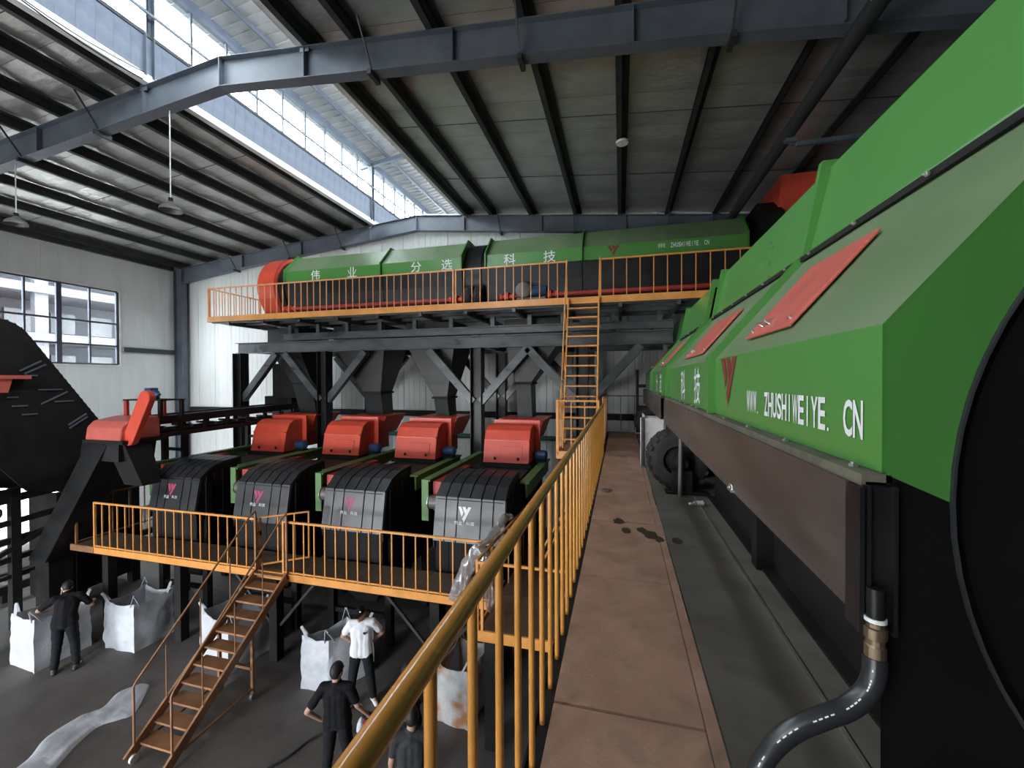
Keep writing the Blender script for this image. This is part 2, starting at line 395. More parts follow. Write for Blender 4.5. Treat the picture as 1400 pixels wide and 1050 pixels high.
for yf in YFR:
    rb = sempty('roof_beam')
    for xa, xb in ((XL + .35, XRID), (XR - .35, XRID)):
        dz = -.0
        mb = MB(); ibeam(mb, (xa, yf, zr(xa) - .1), (xa + (xb - xa) * .3, yf, zr(xa + (xb - xa) * .3)), .7, .6, .24)
        xm = xa + (xb - xa) * .3
        ibeam(mb, (xm, yf, zr(xm)), (xb, yf, zr(xb)), .6, .6, .24)
        obj('rafter', mb, 'steel', rb)
    for xs in (XM0, XM1, XRID, -13.4, -16.6, -2.8, .2, 3.):
        obj('stiffener', MB().box(xs - .008, xs + .008, yf - .115, yf + .115, zr(xs) + .02, zr(xs) + .585), 'steel', rb)
    for xs in (-17., -14., -11.4, -4.4, -1.6, 1.6):       # small knees under the purlins
        mb = MB().bar((xs, yf - .06, zr(xs) + .02), (xs, yf - .5, zr(xs) + .66), .03, .03)
        mb.box(xs - .04, xs + .04, yf - .16, yf + .16, zr(xs) - .09, zr(xs) + .0); obj('knee_brace', mb, 'steeldark', rb)
    for xc in (XL + .27, XR - .3):
        if yf > 16: continue
        mb = MB(); z1 = zr(xc) + .55; mb.box(xc - .25, xc - .234, yf - .13, yf + .13, 0, z1); mb.box(xc + .234, xc + .25, yf - .13, yf + .13, 0, z1); mb.box(xc - .234, xc + .234, yf - .008, yf + .008, 0, z1)
        c = struct('column', mb, 'steel')

# insulated roof slopes: foil sheets over purlins
def roof(name, x0, x1, purl):
    ro = sempty(name)
    y = -10.
    while y < 23.6:
        y1 = y + 1.2; mb = MB(); n = 22; vs = []
        for j in range(7):
            yy = y + 1.2 * j / 6
            for i in range(n + 1):
                xx = x0 + (x1 - x0) * i / n
                sag = -.03 * math.sin(math.pi * j / 6) + .022 * noise.noise(V((xx * 1.3, yy * 2.2, 3))) + .012 * noise.noise(V((xx * 4, yy * 5, 9)))
                vs.append((xx, yy + (.004 if j == 0 else -.004 if j == 6 else 0), zfoil(xx) + .075 + sag))
        mb.add(vs, [(j * (n + 1) + i, j * (n + 1) + i + 1, (j + 1) * (n + 1) + i + 1, (j + 1) * (n + 1) + i) for j in range(6) for i in range(n)])
        obj('foil_sheet', mb, 'foil', ro, smooth=60); y = y1
    obj('roof_sheet', MB().add([(x0, -10.2, zfoil(x0) + .15), (x1, -10.2, zfoil(x1) + .15), (x1, 23.8, zfoil(x1) + .15), (x0, 23.8, zfoil(x0) + .15),
                                (x0, -10.2, zfoil(x0) + .2), (x1, -10.2, zfoil(x1) + .2), (x1, 23.8, zfoil(x1) + .2), (x0, 23.8, zfoil(x0) + .2)],
                               [(0, 1, 2, 3), (7, 6, 5, 4), (0, 4, 5, 1), (1, 5, 6, 2), (2, 6, 7, 3), (3, 7, 4, 0)]), 'steeldark', ro)
    for px in purl:
        z = zr(px) + .6
        mb = MB().box(px - .009, px + .009, -10, 23.6, z, z + .22).box(px - .13, px + .009, -10, 23.6, z, z + .012).box(px - .009, px + .13, -10, 23.6, z + .208, z + .22)
        mb.box(px - .13, px - .118, -10, 23.6, z, z + .035)
        obj('purlin', mb, 'steeldark', ro)
    for yy in (2.6, 4.8, 9.6, 12.4, 18):                      # sag rods between the purlins
        mb = MB().bar((x0 + .1, yy, zr(x0 + .1) + .72), (x1 - .1, yy, zr(x1 - .1) + .72), .012, .012)
        obj('sag_rod', mb, 'steeldark', ro)
tag(obj('roof_pipe', MB().cyl((3.08, -9.9, 10.24), (3.08, 15.3, 10.24), .12, 16), 'steeldark', smooth=50), 'thick dark pipe slung under the roof beams above the near trommel', 'pipe')
tag(obj('pipe_hanger', MB().box(3.2, 5.38, 8.86, 8.94, 9.96, 10.04).box(3.0, 3.2, 8.86, 8.94, 10.05, 10.13), 'steel'), 'thin horizontal bar between the slung roof pipe and the right wall', 'bar')
roof('ceiling_left', XL - .2, XM0 - .05, [-20.2, -18.6, -17.05, -15.4, -13.85, -12.5, -11.2, -10.12])
roof('ceiling_right', XM1 + .05, XR + .2, [-5.72, -4.7, -3.15, -1.5, .05, 1.6, 3.1, 4.5])

# raised monitor over the ridge
mo = sempty('clerestory', label='raised glazed roof light running along the ridge')
for side, xs in ((1, XM0), (-1, XM1)):
    y = -10.; 
    mb = MB().box(min(xs, xs + side * .16), max(xs, xs + side * .16), -10, 23.6, 12.03, 12.09).box(xs - .03, xs + .03, -10, 23.6, 12.09, 12.3)
    mb.box(min(xs + side * .15, xs + side * .17), max(xs + side * .15, xs + side * .17), -10, 23.6, 12.03, 12.16)
    obj('gutter', mb, 'whitepaint', mo)
    obj('sill_rail', MB().box(xs - .05, xs + .05, -10, 23.6, 13.1, 13.18), 'steeldark', mo)
    obj('head_rail', MB().box(xs - .05, xs + .05, -10, 23.6, 14.44, 14.54), 'steel', mo)
    obj('eave_panel', MB().box(xs - .02, xs + .02, -10, 23.6, 14.54, 14.75), 'clad', mo)
    obj('handrail_pipe', MB().cyl((xs + side * .2, -10, 13.5), (xs + side * .2, 23.6, 13.5), .035, 8), 'steel', mo)
    for yf in YFR[1:]:
        obj('monitor_post', MB().box(xs - .1, xs + .1, yf - .09, yf - .075, 11.9, 14.5).box(xs - .1, xs + .1, yf + .075, yf + .09, 11.9, 14.5).box(xs - .008, xs + .008, yf - .075, yf + .075, 11.9, 14.5), 'steel', mo)
    pm_ = MB(); pts = [(0, -.05), (.02, -.06), (.05, -.06), (.07, 0), (.302, 0), (.302, .02), (.12, .02), (.02, .02), (0, .02)]
    pm_.add([(x2, y2, 12.2) for y2, x2 in pts] + [(x2, y2, 13.12) for y2, x2 in pts], [tuple(range(9)), tuple(range(9, 18))[::-1]] + [(i, 9 + i, 9 + (i + 1) % 9, (i + 1) % 9) for i in range(9)])
    me = pm_.mesh('cladding_panel')
    me.materials.append(MT['clad'])
    pane = MB().box(-.004, .004, 0, .9, 13.18, 14.44).mesh('pane'); pane.materials.append(MT['glass'])
    mull = MB().box(-.035, .035, -.025, .025, 13.15, 14.46).mesh('mullion'); mull.materials.append(MT['winframe'])
    k = 0
    while y < 23.5:
        link('cladding_panel', me, None, mo, (xs, y, 0)); y += .305
    y = -1.55
    while y < 23.5:
        link('pane', pane, None, mo, (xs, y + .02, 0)); link('mullion', mull, None, mo, (xs, y, 0)); y += .93
# monitor roof: white ribbed sheets with purlins and little rafters
for xa, xb, za, zb in ((XM0 - .5, XRID, 14.68, 15.0), (XM1 + .5, XRID, 14.68, 15.0)):
    y = -10.
    sm = None
    while y < 23.6:
        mb = MB(); ws = .9; n = 3
        for i in range(n):
            a = y + ws * i / n
            for (c, d, dz) in ((a, a + .24, 0), (a + .24, a + .27, -.03), (a + .27, a + .30, 0)):
                mb.add([(xa, c, za + dz), (xb, c, zb + dz), (xb, d, zb + dz), (xa, d, za + dz), (xa, c, za + .05), (xb, c, zb + .05), (xb, d, zb + .05), (xa, d, za + .05)],
                       [(0, 1, 2, 3), (7, 6, 5, 4), (0, 4, 5, 1), (1, 5, 6, 2), (2, 6, 7, 3), (3, 7, 4, 0)])
        obj('roof_sheet', mb, 'whitesheet', mo); y += ws
    for tt in (.12, .5, .95):
        xx = xa + (xb - xa) * tt; zz = za + (zb - za) * tt
        obj('monitor_purlin', MB().box(xx - .03, xx + .03, -10, 23.6, zz - .15, zz - .03), 'steel' if tt < .9 else 'whitepaint', mo)
    for yf in YFR[1:]:
        obj('monitor_rafter', MB().bar((xa + (XM0 - XM0), yf, za - .22), (xb, yf, zb - .22), .14, .16), 'steel', mo)
for nm, bx in (('wall_rear', (XL, XR, 23.7, 23.8)), ('wall_rear_left', (XL - .12, XL, YB, 23.7)), ('wall_rear_right', (XR, XR + .1, YB, 23.7))): struct(nm, MB().box(*bx, 0, 11.2 if nm != 'wall_rear' else 12), 'wallp')  # unseen far-bay walls, added to cut light leaking over the back wall
struct('wall_gable', MB().prism([(XM0, 12), (XM0, 14.7), (XRID, 15), (XM1, 14.7), (XM1, 12)], 'y', 23.6, 23.7), 'wallp')

# loose wiring along the gutter
for i, (dz, r) in enumerate(((0, .012), (.06, .009))):
    mb = MB(); mb.tube([(-9.7 + .05 * i, 2 + .5 * k, 12.02 + dz - .12 * math.sin(math.pi * ((k + i) % 5) / 5)) for k in range(10)], r, 6)
    tag(obj('electric_cable', mb, 'blackmatte'), 'thin black cable slung along the white gutter under the clerestory' if i == 0 else 'second thinner cable running just above the slung gutter cable', 'cable')

# pale building seen through the window, coloured dark to offset the overexposure
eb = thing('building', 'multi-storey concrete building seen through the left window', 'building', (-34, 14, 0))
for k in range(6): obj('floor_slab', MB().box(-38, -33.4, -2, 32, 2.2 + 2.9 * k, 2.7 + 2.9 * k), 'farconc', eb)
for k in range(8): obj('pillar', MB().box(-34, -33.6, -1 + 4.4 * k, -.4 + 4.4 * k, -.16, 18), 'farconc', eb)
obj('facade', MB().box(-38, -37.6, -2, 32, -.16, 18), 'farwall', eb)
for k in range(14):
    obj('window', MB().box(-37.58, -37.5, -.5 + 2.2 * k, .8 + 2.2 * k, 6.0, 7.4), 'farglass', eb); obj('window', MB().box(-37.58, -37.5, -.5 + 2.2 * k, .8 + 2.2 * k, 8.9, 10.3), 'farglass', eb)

# ================================================================ WALKWAY BESIDE THE NEAR TROMMEL
WZ = 3.98
wk = thing('steel_walkway', 'long raised walkway of rust-brown steel plates beside the green trommel', 'walkway', (0, 2, WZ))
y = -1.5; k = 0
for L in (1.6, 1.95, 1.40, 1.40, 1.38, 1.42, 1.4, 1.4, 1.4, 1.42):
    obj('deck_plate', MB().box(-.325, .377, y + .007, y + L - .007, WZ - .012, WZ + random.uniform(-.003, .003)), 'rust', wk); y += L
YE = y
y = -1.5
for L in (2.9, 2.9, 2.9, 2.9, 2.8):
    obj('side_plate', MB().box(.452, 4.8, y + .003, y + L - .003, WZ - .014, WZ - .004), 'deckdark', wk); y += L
obj('joint_bar', MB().box(.384, .441, -1.5, YE, WZ - .02, WZ + .004), 'rust', wk)
for k_, (x_, y_, r_) in enumerate(((.30, 4.51, .07), (.38, 4.4, .05), (.22, 4.63, .05), (-.02, 4.86, .06), (.06, 4.58, .05), (.55, 4.42, .05))):
    mb = MB(); mb.add([(x_ + r_ * (1 + .45 * noise.noise(V((k_, i * .6, 0)))) * math.cos(i * math.pi / 10), y_ + 1.6 * r_ * (1 + .5 * noise.noise(V((k_ + 9, i * .6, 0)))) * math.sin(i * math.pi / 10), WZ + (.0045 if x_ < .45 else -.0025)) for i in range(20)], [tuple(range(20))]); obj('oil_stain', mb, 'oil', wk)
obj('edge_angle', MB().box(-.40, -.39, -1.5, YE, WZ - .16, WZ + .0).box(-.39, -.328, -1.5, YE, WZ - .03, WZ - .014), 'blackmatte', wk)
obj('edge_beam', MB().box(-.33, -.27, -1.5, YE, WZ - .22, WZ - .03), 'blackmatte', wk)
for yy in (.6, 3.4, 6.4, 9.4, 12.6): obj('support_leg', MB().box(-.3, -.14, yy - .08, yy + .08, 0, WZ - .03), 'blackmatte', wk)
for yy in (.6, 3.4, 6.4, 9.4, 12.6): obj('cross_beam', MB().box(-.3, 4.7, yy - .06, yy + .06, WZ - .22, WZ - .02), 'blackmatte', wk)

def rail_mesh(name, m, h, r, square=False, base=0):
    mb = MB()
    if square: mb.box(-r, r, -r, r, base, h)
    else: mb.cyl((0, 0, base), (0, 0, h), r, 10)
    me = mb.mesh(name, smooth=False if square else 50); me.materials.append(MT[m]); return me

ZR = CZ - .54
gr = thing('guard_rail', 'amber round-tube guard rail along the left edge of the rust-brown walkway', 'railing', (-.36, 2, WZ))
mb = MB(); mb.tube([(-.36, .12, ZR), (-.36, 9.25, ZR), (-.36, 9.36, ZR + .01), (-.37, 9.46, ZR + .05), (-.38, 9.55, ZR + .12)], .0245, 16)
obj('top_rail', mb, 'amber', gr, smooth=50)
pme = rail_mesh('post', 'amber', ZR - .015, .0135, base=WZ - .1)
k = 0; yy = .262
while yy < 9.5:
    link('post', pme, None, gr, (0, yy - 2, -WZ)); yy += .237
obj('end_post', MB().cyl((-.375, 9.56, WZ - .1), (-.375, 9.56, ZR + .15), .019, 10), 'amber', gr, smooth=50)

def rail_run(name, label, a, b, zd, zt, m, sp=.235, r=.011, rt=.019, post=.02, group=None, bottom=True, ends=True):
    """straight guard rail from a to b (x, y): square tube rails, balusters, two posts"""
    a, b = V((a[0], a[1], 0)), V((b[0], b[1], 0)); L = (b - a).length; d = (b - a) / L
    t = thing(name, label, 'railing', (a.x, a.y, zd), group)
    o = lambda p, z: (p.x, p.y, z)
    obj('top_rail', MB().bar(o(a, zt), o(b, zt), rt * 2, rt * 2), m, t)
    if bottom: obj('bottom_rail', MB().bar(o(a, zd + .05), o(b, zd + .05), r * 2, r * 2.4), m, t)
    me = rail_mesh('baluster', m, zt - zd, r, True)
    n = max(1, round(L / sp))
    for i in range(1, n):
        p = d * (L * i / n); link('baluster', me, None, t, (p.x, p.y, 0))
    if ends:
        pe = rail_mesh('post', m, zt - zd + .018, post, True)
        for p in (V((0, 0, 0)), d * L): link('post', pe, None, t, (p.x, p.y, 0))
    return t
# far walkway rails and the end rail by the wall
rail_run('guard_rail', 'short brownish guard rail beyond the foot of the steep orange stair', (-.40, 10.7), (-.43, 13.5), WZ, WZ + 1.13, 'litorange', r=.012)
rail_run('guard_rail', 'thin brown end rail across the far end of the walkway by the wall', (-.42, 13.62), (1.3, 13.62), WZ, WZ + 1.1, 'dimorange', sp=.42, r=.013, bottom=False)

# landing and steep stair up to the upper platform
ld = thing('stair_landing', 'small steel landing at the foot of the steep orange stair', 'landing', (-.9, 9.9, WZ))
obj('deck_plate', MB().box(-1.36, -.405, 9.2, 10.9, WZ - .06, WZ - .01), 'rust', ld)
obj('edge_band', MB().box(-1.39, -.405, 9.16, 9.2, WZ - .14, WZ + .03).box(-1.39, -1.36, 9.2, 10.9, WZ - .14, WZ + .03), 'orange', ld)
for x in (-1.3, -.5): obj('support_leg', MB().box(x - .05, x + .05, 9.25, 9.35, 0, WZ - .06), 'blackmatte', ld)
rail_run('guard_rail', 'orange rail across the front of the stair landing', (-1.35, 9.18), (-.46, 9.18), WZ - .05, WZ + 1.15, 'orange', sp=.3)
rail_run('guard_rail', 'orange side rail closing the left edge of the stair landing', (-1.375, 9.22), (-1.375, 10.5), WZ - .05, WZ + 1.15, 'orange', sp=.24)
UZ = 7.69
st = thing('steep_stair', 'steep orange ladder-like stair climbing from walkway to upper platform', 'stair', (-.92, 9.75, WZ))
A, B = V((0, 9.62, WZ)), V((0, 10.82, UZ))
for sx in (-1.30, -.53): obj('stringer', MB().bar((sx, A.y, A.z), (sx, B.y, B.z), .035, .15, (0, 1, 0)), 'orange', st)
for i in range(1, 15):
    p = A.lerp(B, i / 15); obj('tread', MB().box(-1.285, -.545, p.y - .10, p.y + .12, p.z - .035, p.z), 'orange', st)
for sx, yo in ((-1.33, -.28), (-.50, -.28)):
    o = V((sx, yo, .55)); obj('hand_rail', MB().tube([A + V((sx, -.02, .9)), A + V((sx, -.1, 1.1)), B.lerp(A, .12) + o, B + V((sx, -.05, 1.02))], .016, 8), 'orange', st)
    for q in (.22, .5, .78):
        p = A.lerp(B, q); obj('rail_stay', MB().cyl((sx, p.y, p.z), (sx, p.y - .26, p.z + .56 + .3 * (1 - q)), .011, 6), 'orange', st)

# ================================================================ UPPER PLATFORM
up = thing('upper_platform', 'long upper platform with orange edge carrying the far green trommel', 'platform', (-4.5, 12, UZ))
x = -13.35
while x < 4.6:
    x1 = min(x + 1.5, 4.75); obj('deck_plate', MB().box(x + .004, x1 - .004, 10.9, 12.0, UZ - .012, UZ), 'rust', up); x = x1
obj('end_plate', MB().box(-13.35, -12.7, 12.0, 13.0, UZ - .012, UZ), 'rust', up)
obj('edge_band', MB().box(-13.4, 4.75, 10.83, 10.86, UZ - .12, UZ + .05), 'orange', up, bevel=.004)
obj('edge_band', MB().box(-13.42, -13.38, 10.86, 13.0, UZ - .12, UZ + .05), 'litorange', up)
for yy in (10.98, 11.6, 12.3, 13.0): obj('under_beam', MB().box(-13.3 if yy < 11.9 or yy > 12.9 else -12, 4.7, yy - .05, yy + .05, UZ - .16, UZ - .014), 'frame', up)
for i in range(13):
    xx = -12.6 + 1.4 * i; obj('joist', MB().box(xx - .05, xx + .05, 10.9, 14.6, UZ - .24, UZ - .05), 'frame', up)
rg = None
rail_run('guard_rail', 'longest pale orange guard rail of the upper platform, left of the drum gap', (-13.38, 10.87), (-4.55, 10.87), UZ, 8.69, 'litorange')
rail_run('guard_rail', 'orange upper guard rail between the drum gap and the steep stair', (-4.47, 10.87), (-1.36, 10.87), UZ, 8.69, 'orange')
rail_run('guard_rail', 'orange upper guard rail to the right of the steep stair', (-.49, 10.87), (3.4, 10.87), UZ, 8.69, 'orange', sp=.33)
rail_run('guard_rail', 'pale orange guard rail across the left end of the upper platform', (-13.38, 10.92), (-13.38, 12.95), UZ, 8.69, 'litorange')

# black steel frame beneath
sf = thing('support_frame', 'black steel frame of legs and braces under the upper platform', 'frame', (-5, 11.6, 0))
def hsec(mb, p0, p1, b, h, t=.02):
    """H section bar with flanges facing up and down"""
    p0, p1 = V(p0), V(p1)
    mb.bar(p0 + V((0, 0, h / 2 - t / 2)), p1 + V((0, 0, h / 2 - t / 2)), b, t); mb.bar(p0 - V((0, 0, h / 2 - t / 2)), p1 - V((0, 0, h / 2 - t / 2)), b, t); mb.bar(p0, p1, t, h - 2 * t)
for yy in (11.6, 14.2):
    mb = MB(); hsec(mb, (-12.95, yy, 6.73), (1.34, yy, 6.73), .24, .36); obj('main_beam', mb, 'frame', sf)
    mb = MB(); hsec(mb, (-11.0 if yy < 12 else -12.5, yy - .02, 7.06), (1.34, yy - .02, 7.06), .2, .22); obj('upper_beam', mb, 'frame', sf)
    for xx in (-10.7, -9.6, -8.5, -7.3, -6.1, -4.9, -3.6, -2.5, -1.55, -.2, 1.0): obj('stub_post', MB().box(xx - .06, xx + .06, yy - .09, yy + .05, 7.17, UZ - .24), 'frame', sf)
LX = [-12.86, -9.41, -4.10, -1.02]
for yy in (11.6, 14.2):
    for xx in LX:
        mb = MB().box(xx - .17, xx - .152, yy - .17, yy + .17, 0, 6.55).box(xx + .152, xx + .17, yy - .17, yy + .17, 0, 6.55).box(xx - .152, xx + .152, yy - .01, yy + .01, 0, 6.55)
        mb.box(xx - .22, xx + .22, yy - .22, yy + .22, 0, .02); obj('leg', mb, 'black', sf)
        for s in (-1, 1):
            if (xx, s) == (-12.86, -1): continue
            mb = MB().bar((xx + s * .12, yy, 4.95), (xx + s * 1.55, yy, 6.52), .18, .22); obj('brace', mb, 'frame', sf)
for xx in LX: obj('cross_beam', MB().box(xx - .1, xx + .1, 11.7, 14.1, 6.6, 6.86), 'frame', sf)

# ================================================================ FAR TROMMEL
def fin(mb, poly, axis, a, b): mb.prism(poly, axis, a, b)
ft = thing('trommel_screen', 'long far trommel with green hood standing on the upper platform', 'machine', (-4, 13.2, UZ))
YC, ZC, RD = 13.2, 9.0, 1.12
hood = [(12.02, 9.02), (12.02, 9.40), (12.62, 10.02), (13.78, 10.02), (14.38, 9.40), (14.38, 9.02)]
hood_in = [(12.05, 9.02), (12.05, 9.39), (12.63, 9.99), (13.77, 9.99), (14.35, 9.39), (14.35, 9.02)]
def grow(p, k): return [(YC + (y - YC) * k, 9.02 + (z - 9.02) * k + (0 if z < 9.1 else .02)) for y, z in p]
for xa, xb in ((-11.35, -7.56), (-7.52, -4.73), (-3.98, -1.06), (-1.02, 3.22)):
    s = MB().sheet([(12.02, 9.02), (12.02, 9.40)], 'x', xa, xb, -.02); hd = obj('hood_side', s, 'green', ft)
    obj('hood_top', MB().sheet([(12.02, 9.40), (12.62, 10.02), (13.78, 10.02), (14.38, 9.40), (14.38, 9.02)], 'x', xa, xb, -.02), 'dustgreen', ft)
for xa in (-11.35, -7.58, -4.76, -3.98, -1.08, 3.2):
    o = grow(hood, 1.07); mb = MB()
    n = len(o)
    mb.add([(xa, *p) for p in o] + [(xa, *p) for p in hood_in] + [(xa + .04, *p) for p in o] + [(xa + .04, *p) for p in hood_in],
           sum([[(i, i + 1, n + i + 1, n + i), (2 * n + i + 1, 2 * n + i, 3 * n + i, 3 * n + i + 1), (i, 2 * n + i, 2 * n + i + 1, i + 1), (n + i + 1, 3 * n + i + 1, 3 * n + i, n + i)] for i in range(n - 1)], []))
    obj('joint_fin', mb, 'greendeep', ft)
    obj('end_sheet', MB().prism([(YC + (y - YC) * .98, z) for y, z in hood], 'x', xa + .012, xa + .022), 'greendeep', ft)
for xa, xb in ((-11.3, -7.5), (-7.5, -4.74), (-3.97, -1.05), (-1.05, 3.2)):
    obj('skirt_panel', MB().sheet([(12.04, 9.01), (12.07, 8.55), (12.2, 7.78)], 'x', xa + .01, xb - .01, -.02), 'black', ft)
    obj('skirt_panel', MB().sheet([(14.36, 9.01), (14.33, 8.55), (14.2, 7.78)], 'x', xa + .01, xb - .01, .02), 'black', ft)
obj('drum', MB().lathe((0, YC, ZC - .05), 'x', [(-11.75, .2), (-11.75, RD - .12), (3.6, RD - .12), (3.6, .2)], 40), 'blackmatte', ft, smooth=50)
obj('riding_ring', MB().lathe((0, YC, ZC - .05), 'x', [(-4.72, .9), (-4.72, 1.06), (-4.55, 1.06), (-4.55, 1.1), (-4.15, 1.1), (-4.15, 1.06), (-4.0, 1.06), (-4.0, .9)], 40), 'black', ft, smooth=40)
obj('end_ring', MB().lathe((0, YC, ZC - .05), 'x', [(-11.72, .9), (-11.72, 1.13), (-11.5, 1.13), (-11.5, 1.06), (-11.36, 1.06), (-11.36, .9)], 40), 'black', ft, smooth=40)
# red discharge casing: round top, tapering below
pts = [(YC + 1.2 * math.cos(t), ZC - .05 + 1.2 * math.sin(t)) for t in [math.radians(200 - 220 * i / 24) for i in range(25)]]
pts = [(12.5, 7.75)] + pts + [(13.9, 7.75)]
obj('discharge_casing', MB().prism(pts[::-1], 'x', -12.55, -11.76), 'red', ft, bevel=.01)
obj('casing_bolt_ring', MB().prism([(YC + (y - YC) * 1.03, ZC + (z - ZC) * 1.03) for y, z in pts[::-1]], 'x', -11.8, -11.765), 'redmaroon', ft)
obj('feed_casing', MB().prism([(12.1, 7.75), (11.98, 9.2), (12.1, 9.9), (12.7, 10.4), (13.7, 10.4), (14.4, 9.4), (14.3, 7.75)][::-1], 'x', 3.62, 4.1), 'blackmatte', ft)
obj('feed_hopper', MB().frustum((4.3, 13.0, 9.7), (.5, .9), (4.55, 12.85, 10.85), (1.05, 1.5)), 'red', ft)
# drive: red shafts, tyres, motor
for a, b in ((-11.2, -4.9), (-1.9, 3.4)):
    obj('drive_shaft', MB().cyl((a, 12.1, UZ + .42), (b, 12.1, UZ + .42), .07, 12), 'redmaroon', ft, smooth=50)
for xx in (-11.2, -4.95, -3.3, -2.0, 3.3):
    obj('shaft_coupling', MB().lathe((xx, 12.1, UZ + .42), 'x', [(-.22, 0), (-.22, .1), (-.15, .1), (-.15, .07), (-.05, .07), (-.05, .14), (.05, .14), (.05, .07), (.15, .07), (.15, .1), (.22, .1), (.22, 0)], 10), 'red', ft)
obj('shaft', MB().cyl((-3.3, 12.1, UZ + .42), (-2.0, 12.1, UZ + .42), .06, 10), 'redmaroon', ft)
def tyre_mb(c, axis, R, w, tread=14):
    mb = MB(); mb.lathe(c, axis, [(-w / 2, R * .52), (-w / 2 * 1.02, R * .70), (-w / 2 * .96, R * .9), (-w / 2 * .7, R * .985), (0, R), (w / 2 * .7, R * .985), (w / 2 * .96, R * .9), (w / 2 * 1.02, R * .70), (w / 2, R * .52), (-w / 2, R * .52)], 32)
    c = V(c)
    for i in range(tread):                               # shoulder lugs
        for s in (-1, 1):
            t = 2 * math.pi * (i + .25 * s) / tread
            q = lambda r, tt: V((0, math.cos(tt) * r, math.sin(tt) * r)) if axis == 'x' else V((math.cos(tt) * r, 0, math.sin(tt) * r))
            e = V((1, 0, 0)) if axis == 'x' else V((0, 1, 0))
            mb.bar(c + q(R * .995, t) + e * (s * w * .08), c + q(R * .93, t + .03) + e * (s * w * .5), R * .14, .035, q(1, t))
    return mb
def hub_mb(c, axis, R, w):
    return MB().lathe(c, axis, [(-w * .4, 0), (-w * .4, R * .18), (-w * .3, R * .2), (-w * .2, R * .42), (-w * .42, R * .5), (-w * .42, R * .54), (w * .42, R * .54), (w * .2, R * .42), (w * .4, R * .18), (w * .4, 0)], 20)
for xx in (-4.52, -4.2):
    ty = obj('drive_tyre', tyre_mb((xx, 12.25, UZ + .42), 'x', .42, .26), 'rubber', ft, smooth=45); obj('wheel_hub', hub_mb((xx, 12.25, UZ + .42), 'x', .42, .26), 'blackmatte', ty, smooth=40, off=(-4, 13.2, UZ))
mtr = obj('gear_motor', MB().lathe((-2.75, 11.98, UZ + .54), 'y', [(-.22, 0), (-.22, .16), (-.18, .23), (.12, .24), (.18, .18), (.2, 0)], 20), 'greymetal', ft, smooth=40)
obj('motor_body', MB().lathe((-2.42, 12.0, UZ + .52), 'x', [(-.12, 0), (-.12, .15), (.3, .15), (.34, .12), (.34, 0)], 16), 'motorblue', ft, smooth=40)
obj('motor_foot', MB().box(-2.95, -2.1, 11.85, 12.15, UZ, UZ + .32), 'greymetal', ft)
# lettering on the hood
yx = 12.02 - .006
for ch, x in zip('伟业分选科技', (-10.27, -8.83, -6.48, -5.42, -3.39, -2.18)):
    mb = MB(); put_glyph(mb, ch, (x, yx, 9.05), V((1, 0, 0)), V((0, 0, 1)), .36, .33); obj('letter', mb, 'white', ft)
mb = MB(); text_cells(mb, 'WWW. ZHUSHIWEIYE. CN', (1.0, yx, 9.19), V((1, 0, 0)), V((0, 0, 1)), 1.30 / 20, .13); obj('web_address', mb, 'white', ft)
mb = MB(); logo(mb, (-.35, yx, 9.08), V((1, 0, 0)), V((0, 0, 1)), .34, .30); obj('logo', mb, 'maroon', ft)

# ================================================================ NEAR TROMMEL
nt = thing('trommel_screen', 'huge near green trommel with red hatches beside the brown walkway', 'machine', (2.1, 6, WZ))
X0, XC = .75, 2.1; N0, N1 = 1.44, 13.1
def mir(p): return [(2 * XC - x, z) for x, z in p]
SEG = [(N0, 3.68), (3.74, 6.92), (7.62, 10.4), (10.46, N1)]
for i, (a, b) in enumerate(SEG):
    if i == 0: a += .021
    if i == 3: b -= .04
    obj('hood_side', MB().sheet([(X0, 5.32), (X0, 5.762)], 'y', a, b, -.015), 'green', nt)
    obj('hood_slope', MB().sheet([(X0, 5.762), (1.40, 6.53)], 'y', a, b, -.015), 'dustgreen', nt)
    obj('far_side', MB().sheet([(2.80, 6.53), (3.45, 5.762), (3.45, 5.32)], 'y', a, b, -.015), 'green', nt)
    tz = 7.22
    obj('top_cover', MB().sheet([(1.415, 6.565), (1.56, tz), (2.64, tz), (2.785, 6.565)], 'y', a, b, -.015), 'green', nt)
    fl1 = obj('flange', MB().box(1.36, 1.445, a, b, 6.545, 6.556).box(1.425, 1.445, a, b, 6.5, 6.545).box(1.39, 1.4, a, b, 6.525, 6.545), 'greendeep', nt)
    obj('gap_strip', MB().box(1.352, 1.388, a, b, 6.505, 6.54), 'blackmatte', nt)  # black strip standing in for the dark gap under the flange
    obj('flange', MB().box(2.755, 2.84, a, b, 6.53, 6.556), 'greendeep', nt)
    nb = round((b - a) / .53)
    for k in range(nb):
        yy = a + .22 + (b - a - .4) * k / (nb - 1)
        obj('bolt', MB().cyl((1.352, yy, 6.524), (1.325, yy, 6.522), .006, 6).cyl((1.345, yy, 6.524), (1.334, yy, 6.523), .013, 6), 'chrome', fl1, off=(2.1, 6, WZ))
